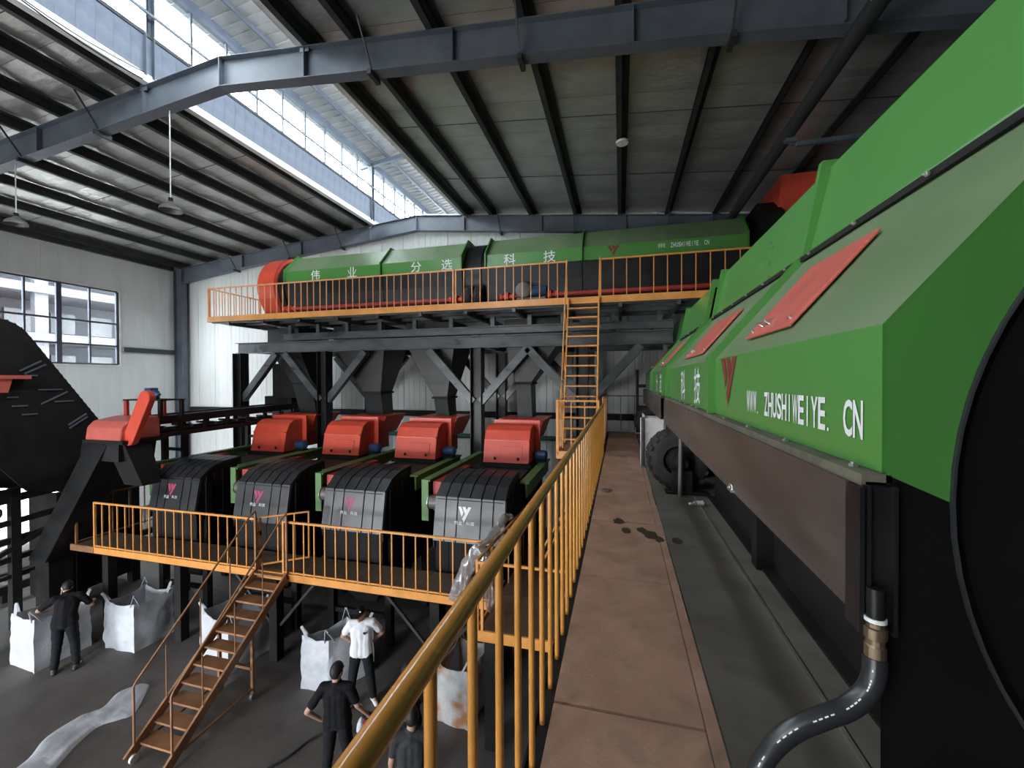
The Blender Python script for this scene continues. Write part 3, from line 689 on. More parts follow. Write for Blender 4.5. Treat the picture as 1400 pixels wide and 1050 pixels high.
# collars between the hood sections
for a, b in ((3.68, 3.74), (6.92, 6.98), (7.56, 7.62), (10.4, 10.46)):
    o = [(X0 - .055, 5.32), (X0 - .055, 5.78), (1.37, 6.57), (1.37, 6.57), (1.50, 7.27), (2.70, 7.27), (2.83, 6.57), (3.505, 5.78), (3.505, 5.32)]
    mb = MB(); i_ = [(XC + (x - XC) * .93, 5.32 + (z - 5.32) * .93) for x, z in o]; n = len(o)
    mb.add([(p[0], a, p[1]) for p in o] + [(p[0], a, p[1]) for p in i_] + [(p[0], b, p[1]) for p in o] + [(p[0], b, p[1]) for p in i_],
           sum([[(i, i + 1, n + i + 1, n + i), (2 * n + i + 1, 2 * n + i, 3 * n + i, 3 * n + i + 1), (i, 2 * n + i, 2 * n + i + 1, i + 1)] for i in range(n - 1)], []))
    obj('joint_collar', mb, 'green', nt)
# ledge, skirt
for a, b in ((N0, 4.56), (4.58, 7.02), (7.65, 10.0), (10.02, N1)):
    ld_ = obj('ledge', MB().box(.69, .765, a, b, 5.296, 5.318).box(.69, .70, a, b, 5.27, 5.296), 'ledge', nt)
    obj('skirt_panel', MB().box(.675, .688, a, b, 4.90, 5.285).box(.688, .74, a, b, 4.90, 4.912).box(.688, .76, a, b, 5.272, 5.284), 'skirt', nt)
    nb = 6
    for k in range(nb):
        yy = a + .12 + (b - a - .3) * k / (nb - 1)
        obj('bolt', MB().cyl((.725, yy, 5.31), (.725, yy, 5.333), .008, 6).cyl((.725, yy, 5.318), (.725, yy, 5.327), .014, 6), 'chrome', ld_, off=(2.1, 6, WZ))
obj('corner_channel', MB().box(.69, .70, N0 - .03, N0 - .01, 4.86, 5.29).box(.672, .684, N0 - .03, N0 + .05, 4.86, 5.285).box(.684, .765, N0 - .012, N0 + .0, 4.86, 5.285).box(.755, .765, N0 - .03, N0 - .012, 4.86, 5.29), 'black', nt)
obj('pull_ring', MB().tube([(.668, 2.83 + .035 * math.cos(k * math.pi / 6), 4.925 + .02 * math.sin(k * math.pi / 6)) for k in range(13)], .009, 8).box(.655, .69, 2.78, 2.88, 4.905, 4.92), 'chrome', nt, smooth=50)
# end plates with the drum opening
def boundary(t, up):
    d = V((math.cos(t), math.sin(t))); best = 9
    poly = [(X0, 5.32), (X0, 5.762), (1.40, 6.53), (1.415, 6.565), (1.56, 7.22), (2.64, 7.22), (2.785, 6.565), (2.80, 6.53), (3.45, 5.762), (3.45, 5.32)] if up else [(3.45, 5.32), (3.45, 4.0), (X0, 4.0), (X0, 5.32)]
    c = V((XC, 5.32))
    for p, q in zip(poly, poly[1:]):
        p, q = V(p) - c, V(q) - c; e = q - p; den = d.x * e.y - d.y * e.x
        if abs(den) < 1e-9: continue
        s = (p.x * e.y - p.y * e.x) / den; u = (p.x * d.y - p.y * d.x) / den
        if s > 0 and -1e-6 <= u <= 1 + 1e-6: best = min(best, s)
    return XC + d.x * best, 5.32 + d.y * best
for yy in (N0, N1 - .03):
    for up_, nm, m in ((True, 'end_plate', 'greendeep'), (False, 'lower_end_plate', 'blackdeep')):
        n = 40; mb = MB(); RI = 1.20; vs = []
        t0 = 0 if up_ else math.pi
        for i in range(n + 1):
            t = t0 + math.pi * i / n
            bx, bz = boundary(t + (1e-4 if i == 0 else -1e-4 if i == n else 0), up_)
            vs += [(XC + RI * math.cos(t), yy, 5.25 + RI * math.sin(t) + (.07 if False else 0)), (bx, yy, bz)]
        vs += [(x, yy + .02, z) for x, _, z in vs]; m_ = 2 * (n + 1)
        fs = []
        for i in range(n):
            a = 2 * i; fs += [(a, a + 1, a + 3, a + 2), (m_ + a + 2, m_ + a + 3, m_ + a + 1, m_ + a), (a, a + 2, m_ + a + 2, m_ + a)]
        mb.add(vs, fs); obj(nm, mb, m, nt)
    obj('ring_edge', MB().lathe((XC, yy - .012, 5.25), 'y', [(0, 1.193), (0, 1.20), (.05, 1.20), (.05, 1.193), (0, 1.193)], 72), 'steeldark', nt, smooth=40)
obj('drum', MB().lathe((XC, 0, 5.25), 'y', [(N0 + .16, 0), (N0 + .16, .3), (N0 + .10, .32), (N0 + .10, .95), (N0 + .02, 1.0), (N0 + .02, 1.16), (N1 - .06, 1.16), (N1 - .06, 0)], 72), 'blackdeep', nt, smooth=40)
obj('riding_ring', MB().lathe((XC, 0, 5.25), 'y', [(7.0, 1.16), (7.0, 1.23), (7.55, 1.23), (7.55, 1.16)], 48), 'black', nt, smooth=40)
# red hatches lying on the slope
e1 = V((.65, 0, .768)).normalized(); nrm = V((-.768, 0, .65)).normalized()
def hatch(y0, y1, u0=.115, u1=.70):
    o = V((X0, 0, 5.762)); mb = MB()
    P = lambda u, y, h: o + e1 * u + V((0, y, 0)) + nrm * h
    vs = [P(u, y, h) for h in (.012, .028) for u, y in ((u0, y0), (u0, y1), (u1, y1), (u1, y0))]
    mb.add(vs, [(0, 1, 2, 3), (7, 6, 5, 4), (0, 4, 5, 1), (1, 5, 6, 2), (2, 6, 7, 3), (3, 7, 4, 0)])
    h = obj('hatch', mb, 'hatch', nt, bevel=.004)
    k = MB(); ym = y0 + (y1 - y0) * .62
    k.tube([P(u0 + .07, ym - .06, .03), P(u0 + .07, ym - .06, .06), P(u0 + .07, ym + .06, .06), P(u0 + .07, ym + .06, .03)], .008, 8)
    k.bar(P(u0 + .05, ym - .02, .034), P(u0 + .12, ym - .02, .034), .03, .012, nrm)
    obj('hatch_handle', k, 'chrome', h, off=(2.1, 6, WZ))
    k = MB()
    for u, y in ((u0 + .06, y0 + .08), (u0 + .05, y1 - .06)): k.cyl(P(u, y, .028), P(u, y, .04), .012, 8)
    obj('hatch_bolt', k, 'chrome', h, off=(2.1, 6, WZ))
for y0, y1 in ((2.33, 3.06), (4.58, 5.75), (8.2, 9.2), (11.0, 12.2)): hatch(y0, y1)
# lettering on the near side, read towards the camera end
ux, uz = V((0, -1, 0)), V((0, 0, 1)); xs = X0 - .004
for i, ch in enumerate('WWW. ZHUSHIWEIYE. CN'):
    if ch != ' ': mb = MB(); text_cells(mb, ch, V((xs, 2.80, 5.405)) + ux * (i * 1.25 / 20), ux, uz, 1.25 / 20, .125, .92); obj('letter', mb, 'white', nt)
mb = MB(); logo(mb, (xs, 3.46, 5.41), ux, uz, .42, .345); obj('logo', mb, 'maroon', nt)
for ch, y in zip('伟业分选科技', (12.6, 11.4, 9.35, 8.55, 5.62, 4.66)): mb = MB(); put_glyph(mb, ch, (xs, y, 5.35), ux, uz, .34, .36); obj('letter', mb, 'white', nt)
# base frame below the drum
obj('frame_wall', MB().box(1.25, 1.28, .9, 6.15, WZ, 4.9).box(1.16, 1.28, .9, 6.15, WZ, WZ + .02).box(1.18, 1.3, .9, 6.15, WZ + .78, WZ + .9), 'blackmatte', nt)
obj('frame_wall', MB().box(1.25, 1.28, 7.4, N1, WZ, 4.9), 'blackmatte', nt)
for yy in (3.98, 1.35): obj('frame_post', MB().box(1.12, 1.26, yy - .07, yy + .07, WZ, 4.92), 'blackmatte', nt)
obj('floor_rail', MB().box(.98, 1.0, .8, 6.15, WZ - .01, WZ + .01), 'deckdark', nt)
for yc in (6.55, 6.86, 12.3, 12.6):
    ty = obj('drive_tyre', tyre_mb((.83, yc, WZ + .43), 'y', .43, .28, 18), 'rubber', nt, smooth=45)
    obj('wheel_hub', hub_mb((.83, yc, WZ + .43), 'y', .43, .28), 'blackmatte', ty, smooth=40, off=(2.1, 6, WZ))
for yc in (6.28, 12.05):
    b = obj('bearing_block', MB().box(.72, .98, yc - .06, yc + .08, WZ, WZ + .33).box(.62, 1.2, yc - .08, yc + .1, WZ, WZ + .03), 'blackmatte', nt, bevel=.008)
    obj('bearing', MB().lathe((.85, yc - .09, WZ + .43), 'y', [(0, 0), (0, .07), (.03, .09), (.12, .12), (.2, .12), (.2, 0)], 18), 'blackmatte', b, smooth=40, off=(2.1, 6, WZ))
obj('axle', MB().cyl((.83, 6.2, WZ + .43), (.83, 7.2, WZ + .43), .05, 12), 'greymetal', nt)

# flexible hose with its coupling under the near corner
hs = thing('water_hose', 'black rubber hose dropping from brass coupling onto the dark plates', 'hose', (.71, 1.40, 4.75))
path = [(.708, 1.405, 4.80), (.704, 1.40, 4.755), (.685, 1.395, 4.705), (.635, 1.385, 4.655), (.565, 1.375, 4.618), (.49, 1.37, 4.57), (.42, 1.36, 4.495), (.375, 1.35, 4.39), (.345, 1.34, 4.25), (.33, 1.33, 4.1), (.33, 1.30, 4.02), (.35, 1.2, 4.0)]
def smooth_path(p, n=5):
    p = [V(q) for q in p]; out = []
    for i in range(len(p) - 1):
        a, b, c, d = p[max(i - 1, 0)], p[i], p[i + 1], p[min(i + 2, len(p) - 1)]
        for k in range(n):
            t = k / n; out.append(.5 * ((2 * b) + (c - a) * t + (2 * a - 5 * b + 4 * c - d) * t * t + (3 * b - a - 3 * c + d) * t ** 3))
    return out + [p[-1]]
sp = smooth_path(path); obj('hose_tube', MB().tube(sp, .0295, 16), 'hose', hs, smooth=60)
mb = MB()
for i in range(3, 44):
    if i % 6 in (4, 5): continue
    a, b = V(sp[i]), V(sp[i + 1]); n_ = ((b - a).cross(V((0, 1, 0)))).normalized() * -1
    q = (V((0, -.8, 0)) + n_ * .6).normalized() * .0301
    if (b - a).length > .004: mb.bar(a + q, a.lerp(b, .62) + q, .0035, .001, q)
obj('print_line', mb, 'white', hs)['kind'] = 'stuff'
obj('coupling', MB().lathe((.708, 1.405, 4.775), 'z', [(0, 0), (0, .026), (.06, .026), (.065, .023), (.08, .023), (.083, .028), (.112, .028), (.115, .022), (.13, .022)], 12), 'brass', hs, smooth=30)
obj('white_ring', MB().lathe((.708, 1.405, 4.905), 'z', [(0, .02), (0, .0265), (.011, .0265), (.011, .02)], 20), 'white', hs, smooth=40)
obj('stub_pipe', MB().cyl((.708, 1.405, 4.90), (.708, 1.405, 5.0), .022, 14), 'black', hs, smooth=40)

# odds and ends on the walkway
bt = thing('plastic_bottle', 'clear empty plastic water bottle lying on the dark plates by the skirt', 'bottle', (1.0, 5.72, WZ))
c0 = V((.88, 5.70, WZ + .03)); 
rot = Matrix.Rotation(math.radians(20), 4, 'Z')
mb = MB().lathe((0, 0, 0), 'x', [(0, 0), (0, .026), (.01, .031), (.04, .031), (.05, .028), (.06, .031), (.09, .031), (.10, .028), (.11, .031), (.15, .031), (.185, .013), (.2, .013)], 16)
mb.v = [rot @ V((-v.x, v.y, v.z)) + V((1.06, 5.74, WZ + .031)) for v in mb.v]; obj('bottle_body', mb, 'wrap', bt, smooth=50)
mb = MB().lathe((0, 0, 0), 'x', [(.198, 0), (.198, .016), (.222, .016), (.222, 0)], 12); mb.v = [rot @ V((-v.x, v.y, v.z)) + V((1.06, 5.74, WZ + .031)) for v in mb.v]; obj('cap', mb, 'white', bt)
mb = MB().lathe((0, 0, 0), 'x', [(.04, .0322), (.04, .033), (.13, .033), (.13, .0322)], 16); mb.v = [rot @ V((-v.x, v.y, v.z)) + V((1.06, 5.74, WZ + .031)) for v in mb.v]; obj('label', mb, 'whitepaint', bt)
cb = thing('control_box', 'narrow open white sheet-metal box standing behind the near tyres', 'box', (.62, 8.3, WZ))
mb = MB().box(.42, .44, 8.1, 8.6, WZ, WZ + .95).box(.42, .80, 8.1, 8.12, WZ, WZ + .9).box(.78, .80, 8.1, 8.6, WZ, WZ + .9).box(.42, .8, 8.58, 8.6, WZ, WZ + .9)
obj('box_shell', mb, 'whitepaint', cb); obj('box_door', MB().bar((.42, 8.1, WZ + .47), (.36, 7.92, WZ + .47), .012, .9), 'whitepaint', cb)
def pipe_post(x, y, z1, label):
    p = thing('pipe_post', label, 'pipe', (x, y, WZ)); obj('pipe_body', MB().cyl((x, y, WZ), (x + .01, y, z1), .028, 12), 'greymetal', p, smooth=50)
    obj('pipe_elbow', MB().tube([(x + .01, y, z1), (x + .02, y, z1 + .05), (x + .12, y + .02, z1 + .06)], .032, 10), 'chrome', p, smooth=50)
pipe_post(.80, 6.12, 4.84, 'grey upright pipe with elbow in front of the near tyre')
pipe_post(.72, 7.35, 4.86, 'short upright pipe behind the near tyres beside the white box')
sb = thing('bearing_pipe', 'black upright bracket pipe at the far end of the near trommel', 'pipe', (.5, 13.3, WZ)); obj('pipe_body', MB().box(.47, .55, 13.2, 13.3, WZ, 5.9), 'black', sb); obj('pipe_arm', MB().box(.55, .9, 13.2, 13.3, 5.35, 5.45).box(.55, .9, 13.2, 13.3, 4.7, 4.8), 'black', sb)
mb = MB()
vs = [(-.20 + .05 * math.cos(i * 1.3) * (1 + .4 * (i % 3)), 6.1 + .05 * math.sin(i * 1.3), WZ + .005 + .02 * (i % 2)) for i in range(8)]
mb.add(vs + [(v[0] * .98, v[1] + .01, v[2] + .012) for v in vs], [(i, (i + 1) % 8, 8 + (i + 1) % 8, 8 + i) for i in range(8)] + [tuple(range(8, 16))])
tag(obj('crumpled_wrapper', mb, 'chrome'), 'small crumpled silver wrapper on the brown plates beside the rail posts', 'litter')

# ================================================================ FOUR SEPARATORS AND THEIR CHUTES
MC = [-10.35, -7.78, -5.42, -2.84]
LZ = 1.82
lab = ['black ribbed separator under a red hood, beside the left end of the lower platform',
       'black ribbed separator behind the open gate at the head of the wheeled stair',
       'black ribbed separator, third from the left wall, with a magenta logo',
       'shiny black ribbed separator with a pale peeling logo, nearest the walkway rail']
c = 0.0
sp_ = thing('separator', lab[0], 'machine', (0, 9, 0), 'ribbed separators behind the lower platform')
prof = [(7.42, 2.46), (7.57, 3.29), (7.84, 3.50), (8.2, 3.60), (8.66, 3.63)]
inner = [(7.445, 2.46), (7.595, 3.27), (7.85, 3.475), (8.21, 3.575), (8.66, 3.605)]
obj('cover_shell', MB().sheet(inner, 'x', -.73, .73, -.02), 'black', sp_)
lines = [-.735, -.49, -.245, 0, .245, .49, .735]
for a, b in zip(lines, lines[1:]):
    mid = a >= -.25 and b <= .25
    obj('cover_panel', MB().sheet(prof[1:] if mid else prof, 'x', a + .014, b - .014, -.02), 'blackrib', sp_)
obj('cover_panel', MB().sheet(prof[:2], 'x', -.231, .231, -.02), 'blackrib', sp_)
for s in (-1, 1):
    po = [(7.46, 2.30), (7.46, 2.46), (7.60, 3.26), (7.85, 3.46), (8.21, 3.56), (8.66, 3.59), (8.66, 2.30)]
    obj('cover_side', MB().prism(po, 'x', s * .71, s * .735), 'black', sp_)
    for yy in (7.72, 7.92, 8.14, 8.36, 8.58): obj('side_rib', MB().box(min(s * .735, s * .76), max(s * .735, s * .76), yy - .02, yy + .02, 2.35, 3.28 + .22 * min(1, (yy - 7.6))), 'black', sp_)
for i in range(5): obj('front_skirt', MB().box(-.70 + .28 * i, -.70 + .28 * i + .272, 7.50 + .006 * (i % 2), 7.52 + .006 * (i % 2), LZ + .02, 2.48), 'blackmatte', sp_)
obj('body', MB().box(-.68, .68, 7.56, 10.9, 1.3, 3.25), 'blackmatte', sp_)
obj('discharge_hopper', MB().frustum((0, 8.2, .75), (.5, .5), (0, 8.3, 1.32), (1.2, 1.2)), 'blackmatte', sp_)
for xx in (-.70, .70):
    for yy in (7.75, 9.4, 11.1): obj('leg', MB().box(xx - .07, xx + .07, yy - .07, yy + .07, 0, 3.2), 'blackmatte', sp_)
    obj('sill_beam', MB().box(xx - .06, xx + .06, 7.7, 11.2, 1.36, 1.5), 'blackmatte', sp_)
obj('cross_tie', MB().box(-.78, .78, 7.72, 7.8, .55, .65), 'blackmatte', sp_)
obj('side_frame', MB().box(-1.11, -.93, 7.74, 11.2, 3.52, 3.56).box(-1.035, -1.005, 7.74, 11.2, 3.28, 3.52).box(-1.11, -.96, 7.72, 7.76, 2.72, 3.56), 'framegreen', sp_)
obj('side_frame', MB().box(.78, .98, 8.5, 11.2, 3.40, 3.44).box(.90, .93, 8.5, 11.2, 3.1, 3.40), 'framegreen', sp_)
obj('belt', MB().box(-.62, .62, 8.6, 11.6, 3.28, 3.34), 'rubber', sp_)
obj('inner_plate', MB().box(-.92, -.74, 7.86, 9.6, 2.9, 3.5), 'redmaroon', sp_)
obj('drum_end', MB().lathe((-.95, 7.78, 3.1), 'x', [(0, 0), (0, .13), (.02, .15), (.03, .14), (.2, .14), (.22, .12), (.24, .12)], 20), 'greymetal', sp_, smooth=40)
obj('drum_rim', MB().lathe((-.957, 7.78, 3.1), 'x', [(0, .135), (0, .152), (.012, .152), (.012, .135)], 20), 'chrome', sp_, smooth=40)
# red feeder hood
hp = [(10.20, 3.46), (10.32, 4.04), (10.45, 4.28), (10.64, 4.39), (10.98, 4.39), (10.98, 3.46)]
hd = obj('feeder_hood', MB().prism(hp, 'x', -.62, .60), 'red', sp_, bevel=.012)
obj('hood_flange', MB().box(-.56, .74, 10.98, 11.03, 3.55, 4.50), 'red', sp_)
obj('hood_lip', MB().box(-.68, .66, 10.14, 11.0, 3.36, 3.45), 'blackmatte', sp_)
hn = V((0, -.58, .12)).normalized()
def onhood(x, u): return V((x, 10.20 + .12 * u, 3.46 + .58 * u))
d = MB(); o_ = V((0, -.012, .0025))
for x0, x1, u0, u1 in ((-.20, .42, .16, .74),):
    vs = [onhood(x, u) + o_ * k for k in (.2, 1.2) for x, u in ((x0, u0), (x1, u0), (x1, u1), (x0, u1))]
    d.add(vs, [(0, 1, 2, 3), (7, 6, 5, 4), (0, 4, 5, 1), (1, 5, 6, 2), (2, 6, 7, 3), (3, 7, 4, 0)])
obj('hood_door', d, 'red', hd, off=(0, 9, 0), bevel=.003)
for x in (-.30, .32):
    p = onhood(x, .2); obj('latch', MB().box(p.x - .03, p.x + .03, p.y - .03, p.y - .008, p.z - .035, p.z + .035), 'blackmatte', hd, off=(0, 9, 0))
obj('hood_step', MB().box(-.6, .58, 10.28, 10.33, 4.02, 4.05), 'red', hd, off=(0, 9, 0))
obj('motor', MB().lathe((.64, 10.7, 3.62), 'x', [(0, 0), (0, .1), (.05, .13), (.3, .13), (.34, .09), (.36, 0)], 16), 'motorblue', sp_, smooth=40)
obj('motor_mount', MB().box(.62, .95, 10.6, 10.8, 3.36, 3.5), 'blackmatte', sp_)
obj('feed_hopper', MB().frustum((.15, 11.75, 3.95), (.95, .9), (.15, 11.95, 4.46), (1.25, 1.2)).frustum((.15, 11.95, 4.46), (1.33, 1.28), (.15, 11.95, 4.5), (1.33, 1.28)), 'red', sp_)
obj('hopper_neck', MB().box(-.3, .6, 11.03, 11.8, 3.5, 3.95), 'redmaroon', sp_)
lg = MB(); ux, uz = V((1, 0, 0)), V((0, .15, .83)).normalized()
po = lambda x, z: V((x, 7.42 + (z - 2.46) * .1807 - .004, z))
logo(lg, po(-.23, 2.83), ux, uz, .27, .30)
lgo = obj('logo', lg, 'pink', sp_)
lt = MB()
for ch, x in zip('伟业', (-.30, -.21)): put_glyph(lt, ch, po(x, 2.79), ux, uz, .08, .075)
obj('lettering', lt, 'white', sp_); lt = MB()
for ch, x in zip('科技', (-.05, .04)): put_glyph(lt, ch, po(x, 2.79), ux, uz, .08, .075)
obj('lettering', lt, 'white', sp_)
sp_.location = (MC[0], 9, 0); sp_['label'] = lab[0]
for i in (1, 2, 3):
    r = copy_tree(sp_, (MC[i], 9, 0), lab[i])
    if i == 3:
        for ch in r.children:
            if ch.name.startswith('logo'):
                ch.data = ch.data.copy(); ch.data.materials[0] = MT['white']; ch['label'] = 'pale peeling logo'
# black chutes from the far trommel down to the hoppers
clab = ['stepped black chute at the left end of the support frame', 'black funnel chute above the second red hood from the left',
        'black funnel chute above the third red hood from the left', 'black funnel chute above the red hood nearest the steep stair']
for i, (xt, wt, xb, wb_, zn) in enumerate(((-11.3, 1.3, -10.6, .8, 5.5), (-8.3, 1.9, -7.88, .62, 5.2), (-5.75, 1.65, -5.45, .44, 5.05), (-2.5, 1.65, -2.78, .44, 5.5))):
    t_ = thing('feed_chute', clab[i], 'chute', (xt, 12.5, 4.5))
    obj('funnel', MB().frustum((xb, 12.3, zn), (wb_, .7), (xt, 12.6, 6.75), (wt, 1.5)).frustum((xt, 12.6, 6.75), (wt, 1.5), (xt, 12.6, 7.4), (wt, 1.5)), 'black', t_)
    if i == 0:
        obj('step_box', MB().box(-11.9, -10.6, 12.0, 12.9, 5.0, 6.2).box(-12.35, -11.2, 12.1, 12.8, 4.6, 5.05), 'blackmatte', t_)
    obj('duct', MB().frustum((MC[i] + .15, 12.05, 4.3), (min(wb_, .62), .55), (xb, 12.3, zn), (wb_, .7)), 'black', t_)
    obj('duct_flange', MB().frustum((xb, 12.3, zn - .03), (wb_ + .1, .8), (xb, 12.3, zn + .03), (wb_ + .1, .8)), 'blackmatte', t_)

# ================================================================ LOWER PLATFORM
lp = thing('lower_platform', 'orange-edged lower platform running in front of the four ribbed separators', 'platform', (-7, 7, LZ))
x = -12.3
while x < -2.2:
    x1 = min(x + 1.25, -2.09); obj('deck_plate', MB().box(x + .004, x1 - .004, 6.66, 7.46, LZ - .02, LZ), 'deckwood', lp); x = x1
y = 5.87
while y < 9.1:
    obj('deck_plate', MB().box(-2.05, -.42, y + .004, y + 1.1 - .004, LZ - .02, LZ), 'deckwood', lp); y += 1.1
obj('edge_band', MB().box(-11.56, -2.09, 6.62, 6.66, LZ - .12, LZ + .02), 'orange', lp, bevel=.004)
obj('edge_band', MB().box(-12.32, -11.57, 6.62, 6.66, LZ - .12, LZ + .02), 'dimorange', lp)
obj('edge_band', MB().box(-2.11, -.42, 5.83, 5.87, LZ - .14, LZ + .02), 'orange', lp, bevel=.004)
obj('edge_band', MB().box(-2.12, -2.09, 5.87, 6.62, LZ - .12, LZ + .02), 'orange', lp)
for yy in (6.75, 7.35): obj('under_beam', MB().box(-12.2, -2.1, yy - .04, yy + .04, LZ - .18, LZ - .021), 'blackmatte', lp)
for xx in (-11.35, -9.2, -6.7, -3.2, -1.9, -.6):
    yy = 6.8 if xx < -2 else 5.98
    obj('leg', MB().box(xx - .09, xx + .09, yy - .09, yy + .09, 0, LZ - .03), 'blackmatte', lp)
    if xx in (-6.7, -3.2):
        obj('leg_brace', MB().bar((xx - .1, yy, .7), (xx - 1.1, yy, LZ - .1), .05, .05), 'steeldark', lp); obj('leg_brace', MB().bar((xx + .1, yy, .7), (xx + 1.0, yy, LZ - .1), .05, .05), 'steeldark', lp)
rail_run('guard_rail', 'orange lower guard rail running left from the wheeled stair', (-11.54, 6.64), (-7.02, 6.64), LZ, 2.85, 'orange')
rail_run('guard_rail', 'orange lower guard rail between the wheeled stair and the plastic bundle', (-6.36, 6.64), (-2.1, 6.64), LZ, 2.85, 'orange')
rail_run('guard_rail', 'dull brown rail across the left end of the lower platform', (-12.25, 6.7), (-12.25, 9.2), LZ, 2.85, 'dimorange', sp=.36)
rail_run('guard_rail', 'orange side rail running back from the plastic bundle beside the walkway', (-2.09, 5.87), (-1.86, 10.4), LZ, 2.88, 'orange', sp=.5, bottom=False)
t_ = thing('guard_rail', 'single orange front rail bar of the lower platform behind the walkway posts', 'railing', (-2.05, 5.86, LZ))
obj('top_rail', MB().bar((-2.09, 5.86, 2.86), (-.45, 5.86, 2.86), .035, .035), 'orange', t_); obj('post', MB().box(-2.03, -1.99, 5.84, 5.88, LZ, 2.86), 'orange', t_); obj('post', MB().box(-.5, -.46, 5.84, 5.88, LZ, 2.86), 'orange', t_)
t_ = thing('stair_brace', 'pair of orange diagonal braces from walkway edge to lower platform', 'brace', (-1.2, 7, LZ))
for dz in (0, .22): obj('brace_bar', MB().bar((-1.25, 6.55, LZ + .75 + dz), (-.62, 8.4, 3.72 + dz * .3), .035, .035), 'orange', t_)
obj('gusset', MB().prism([(6.2, LZ), (7.3, LZ), (7.3, LZ + .34)], 'x', -.9, -.88), 'orange', t_)
for q in (6.6, 7.4): obj('brace_stay', MB().bar((-.9 if q > 7 else -1.22, q, LZ), (-.96 if q > 7 else -1.22, q, LZ + (2.1 if q > 7 else .85)), .03, .03), 'orange', t_)
# open gate
gt = thing('gate', 'small orange tube gate standing open at the head of the wheeled stair', 'gate', (-6.98, 6.68, LZ))
ga, gb = V((-6.98, 6.70, 0)), V((-6.22, 7.16, 0)); g = lambda k, z: (ga.lerp(gb, k).x, ga.lerp(gb, k).y, z)
obj('gate_frame', MB().bar(g(0, 2.86), g(1, 2.90), .03, .03).bar(g(0, 1.92), g(1, 1.96), .03, .03).bar(g(0, 1.9), g(0, 2.87), .03, .03).bar(g(1, 1.94), g(1, 2.91), .03, .03), 'orange', gt)
for k in (.36, .70): obj('gate_bar', MB().bar(g(k, 1.93), g(k, 2.88), .024, .024), 'orange', gt)
obj('hinge', MB().box(-7.01, -6.965, 6.66, 6.72, 2.5, 2.6).box(-7.01, -6.965, 6.66, 6.72, 2.05, 2.15), 'dimorange', gt)

# wheeled stair from the floor
ws = thing('wheeled_stair', 'orange steel stair on castors leading up to the open gate', 'stair', (-6.62, 5.4, 0))
SA, SB = V((0, 4.36, .02)), V((0, 6.60, 1.86))
for sx in (-6.99, -6.25):
    mb = MB().bar((sx, SA.y, SA.z + .03), (sx, SB.y, SB.z - .04), .04, .14); obj('stringer', mb, 'dimorange', ws)
    pa, pb = V((sx, 4.46, .12)), V((sx, 6.62, 1.86))
    obj('hand_rail', MB().tube([V((sx, 4.46, .10)), V((sx, 4.46, 1.06)), V((sx, 4.50, 1.12)), V((sx, 6.5, 2.98)), V((sx, 6.60, 3.02))], .017, 8), 'dimorange', ws, smooth=60)
    for q in (.25, .5, .75):
        p = SA.lerp(SB, q); obj('rail_stay', MB().cyl((sx, p.y, p.z), (sx, p.y, p.z + .93), .011, 8), 'dimorange', ws)
    obj('top_post', MB().box(sx - .02, sx + .02, 6.58, 6.61, 1.75, 3.0), 'dimorange', ws)
    lx = sx; lt_ = SA.lerp(SB, .655)
    obj('leg', MB().box(lx - .025, lx + .025, 5.79, 5.84, .14, lt_.z), 'dimorange', ws)
    cs = obj('castor', MB().lathe((lx - .02, 5.815, .065), 'x', [(0, 0), (0, .06), (.01, .065), (.04, .065), (.05, .06), (.05, 0)], 14).box(lx - .035, lx + .035, 5.79, 5.84, .12, .145), 'greymetal', ws, smooth=40)
    obj('low_brace', MB().bar((lx, 5.80, .2), (lx, 4.62, .16), .035, .035), 'dimorange', ws)
for i in range(1, 12):
    p = SA.lerp(SB, i / 11.2); tr = obj('tread', MB().box(-6.97, -6.27, p.y - .03, p.y + .20, p.z - .012, p.z).box(-6.97, -6.27, p.y - .035, p.y - .028, p.z - .035, p.z), 'dimorange', ws)
obj('cross_bar', MB().bar((-6.99, 5.815, .55), (-6.25, 5.815, .55), .05, .05), 'dimorange', ws)
obj('front_wheel', MB().lathe((-6.93, 4.40, .06), 'x', [(0, 0), (0, .06), (.04, .06), (.04, 0)], 14), 'whitepaint', ws, smooth=40)

# ================================================================ CONVEYOR, PANTS CHUTE AND ELEVATOR ON THE LEFT
cv = thing('belt_conveyor', 'long black belt conveyor with red head cover left of the ribbed separators', 'conveyor', (-11.6, 9, 4.2))
for xx in (-11.95, -11.2):
    s = 1 if xx > -11.5 else -1
    mb = MB(); mb.bar((xx, 7.3, 4.60), (xx, 13.3, 4.72), .05, .20); obj('side_channel', mb, 'black', cv)
    mb = MB(); mb.bar((xx, 7.3, 4.22), (xx, 13.3, 4.30), .08, .10); obj('lower_channel', mb, 'black', cv)
    for k in range(9):
        yy = 7.6 + .68 * k; obj('strut', MB().box(xx - .025, xx + .025, yy - .04, yy + .04, 4.26, 4.55), 'black', cv)
obj('belt', MB().bar((-11.575, 7.3, 4.66), (-11.575, 13.3, 4.78), .66, .02), 'rubber', cv); obj('return_belt', MB().bar((-11.575, 7.3, 4.34), (-11.575, 13.3, 4.4), .66, .015), 'rubber', cv)
for k in range(8): obj('roller', MB().cyl((-11.92, 7.94 + .68 * k, 4.42), (-11.23, 7.94 + .68 * k, 4.42), .035, 8), 'greymetal', cv)
for yy in (8.42, 11.0):
    for xx in (-11.92, -11.22): obj('leg', MB().box(xx - .06, xx + .06, yy - .06, yy + .06, 0, 4.2), 'black', cv)
    for z in (3.78, 2.4): obj('leg_rung', MB().box(-11.9, -11.24, yy - .03, yy + .03, z - .04, z + .04), 'black', cv)
hp = [(6.88, 4.22), (6.92, 4.52), (7.05, 4.66), (7.5, 4.74), (7.75, 4.74), (7.75, 4.22)]
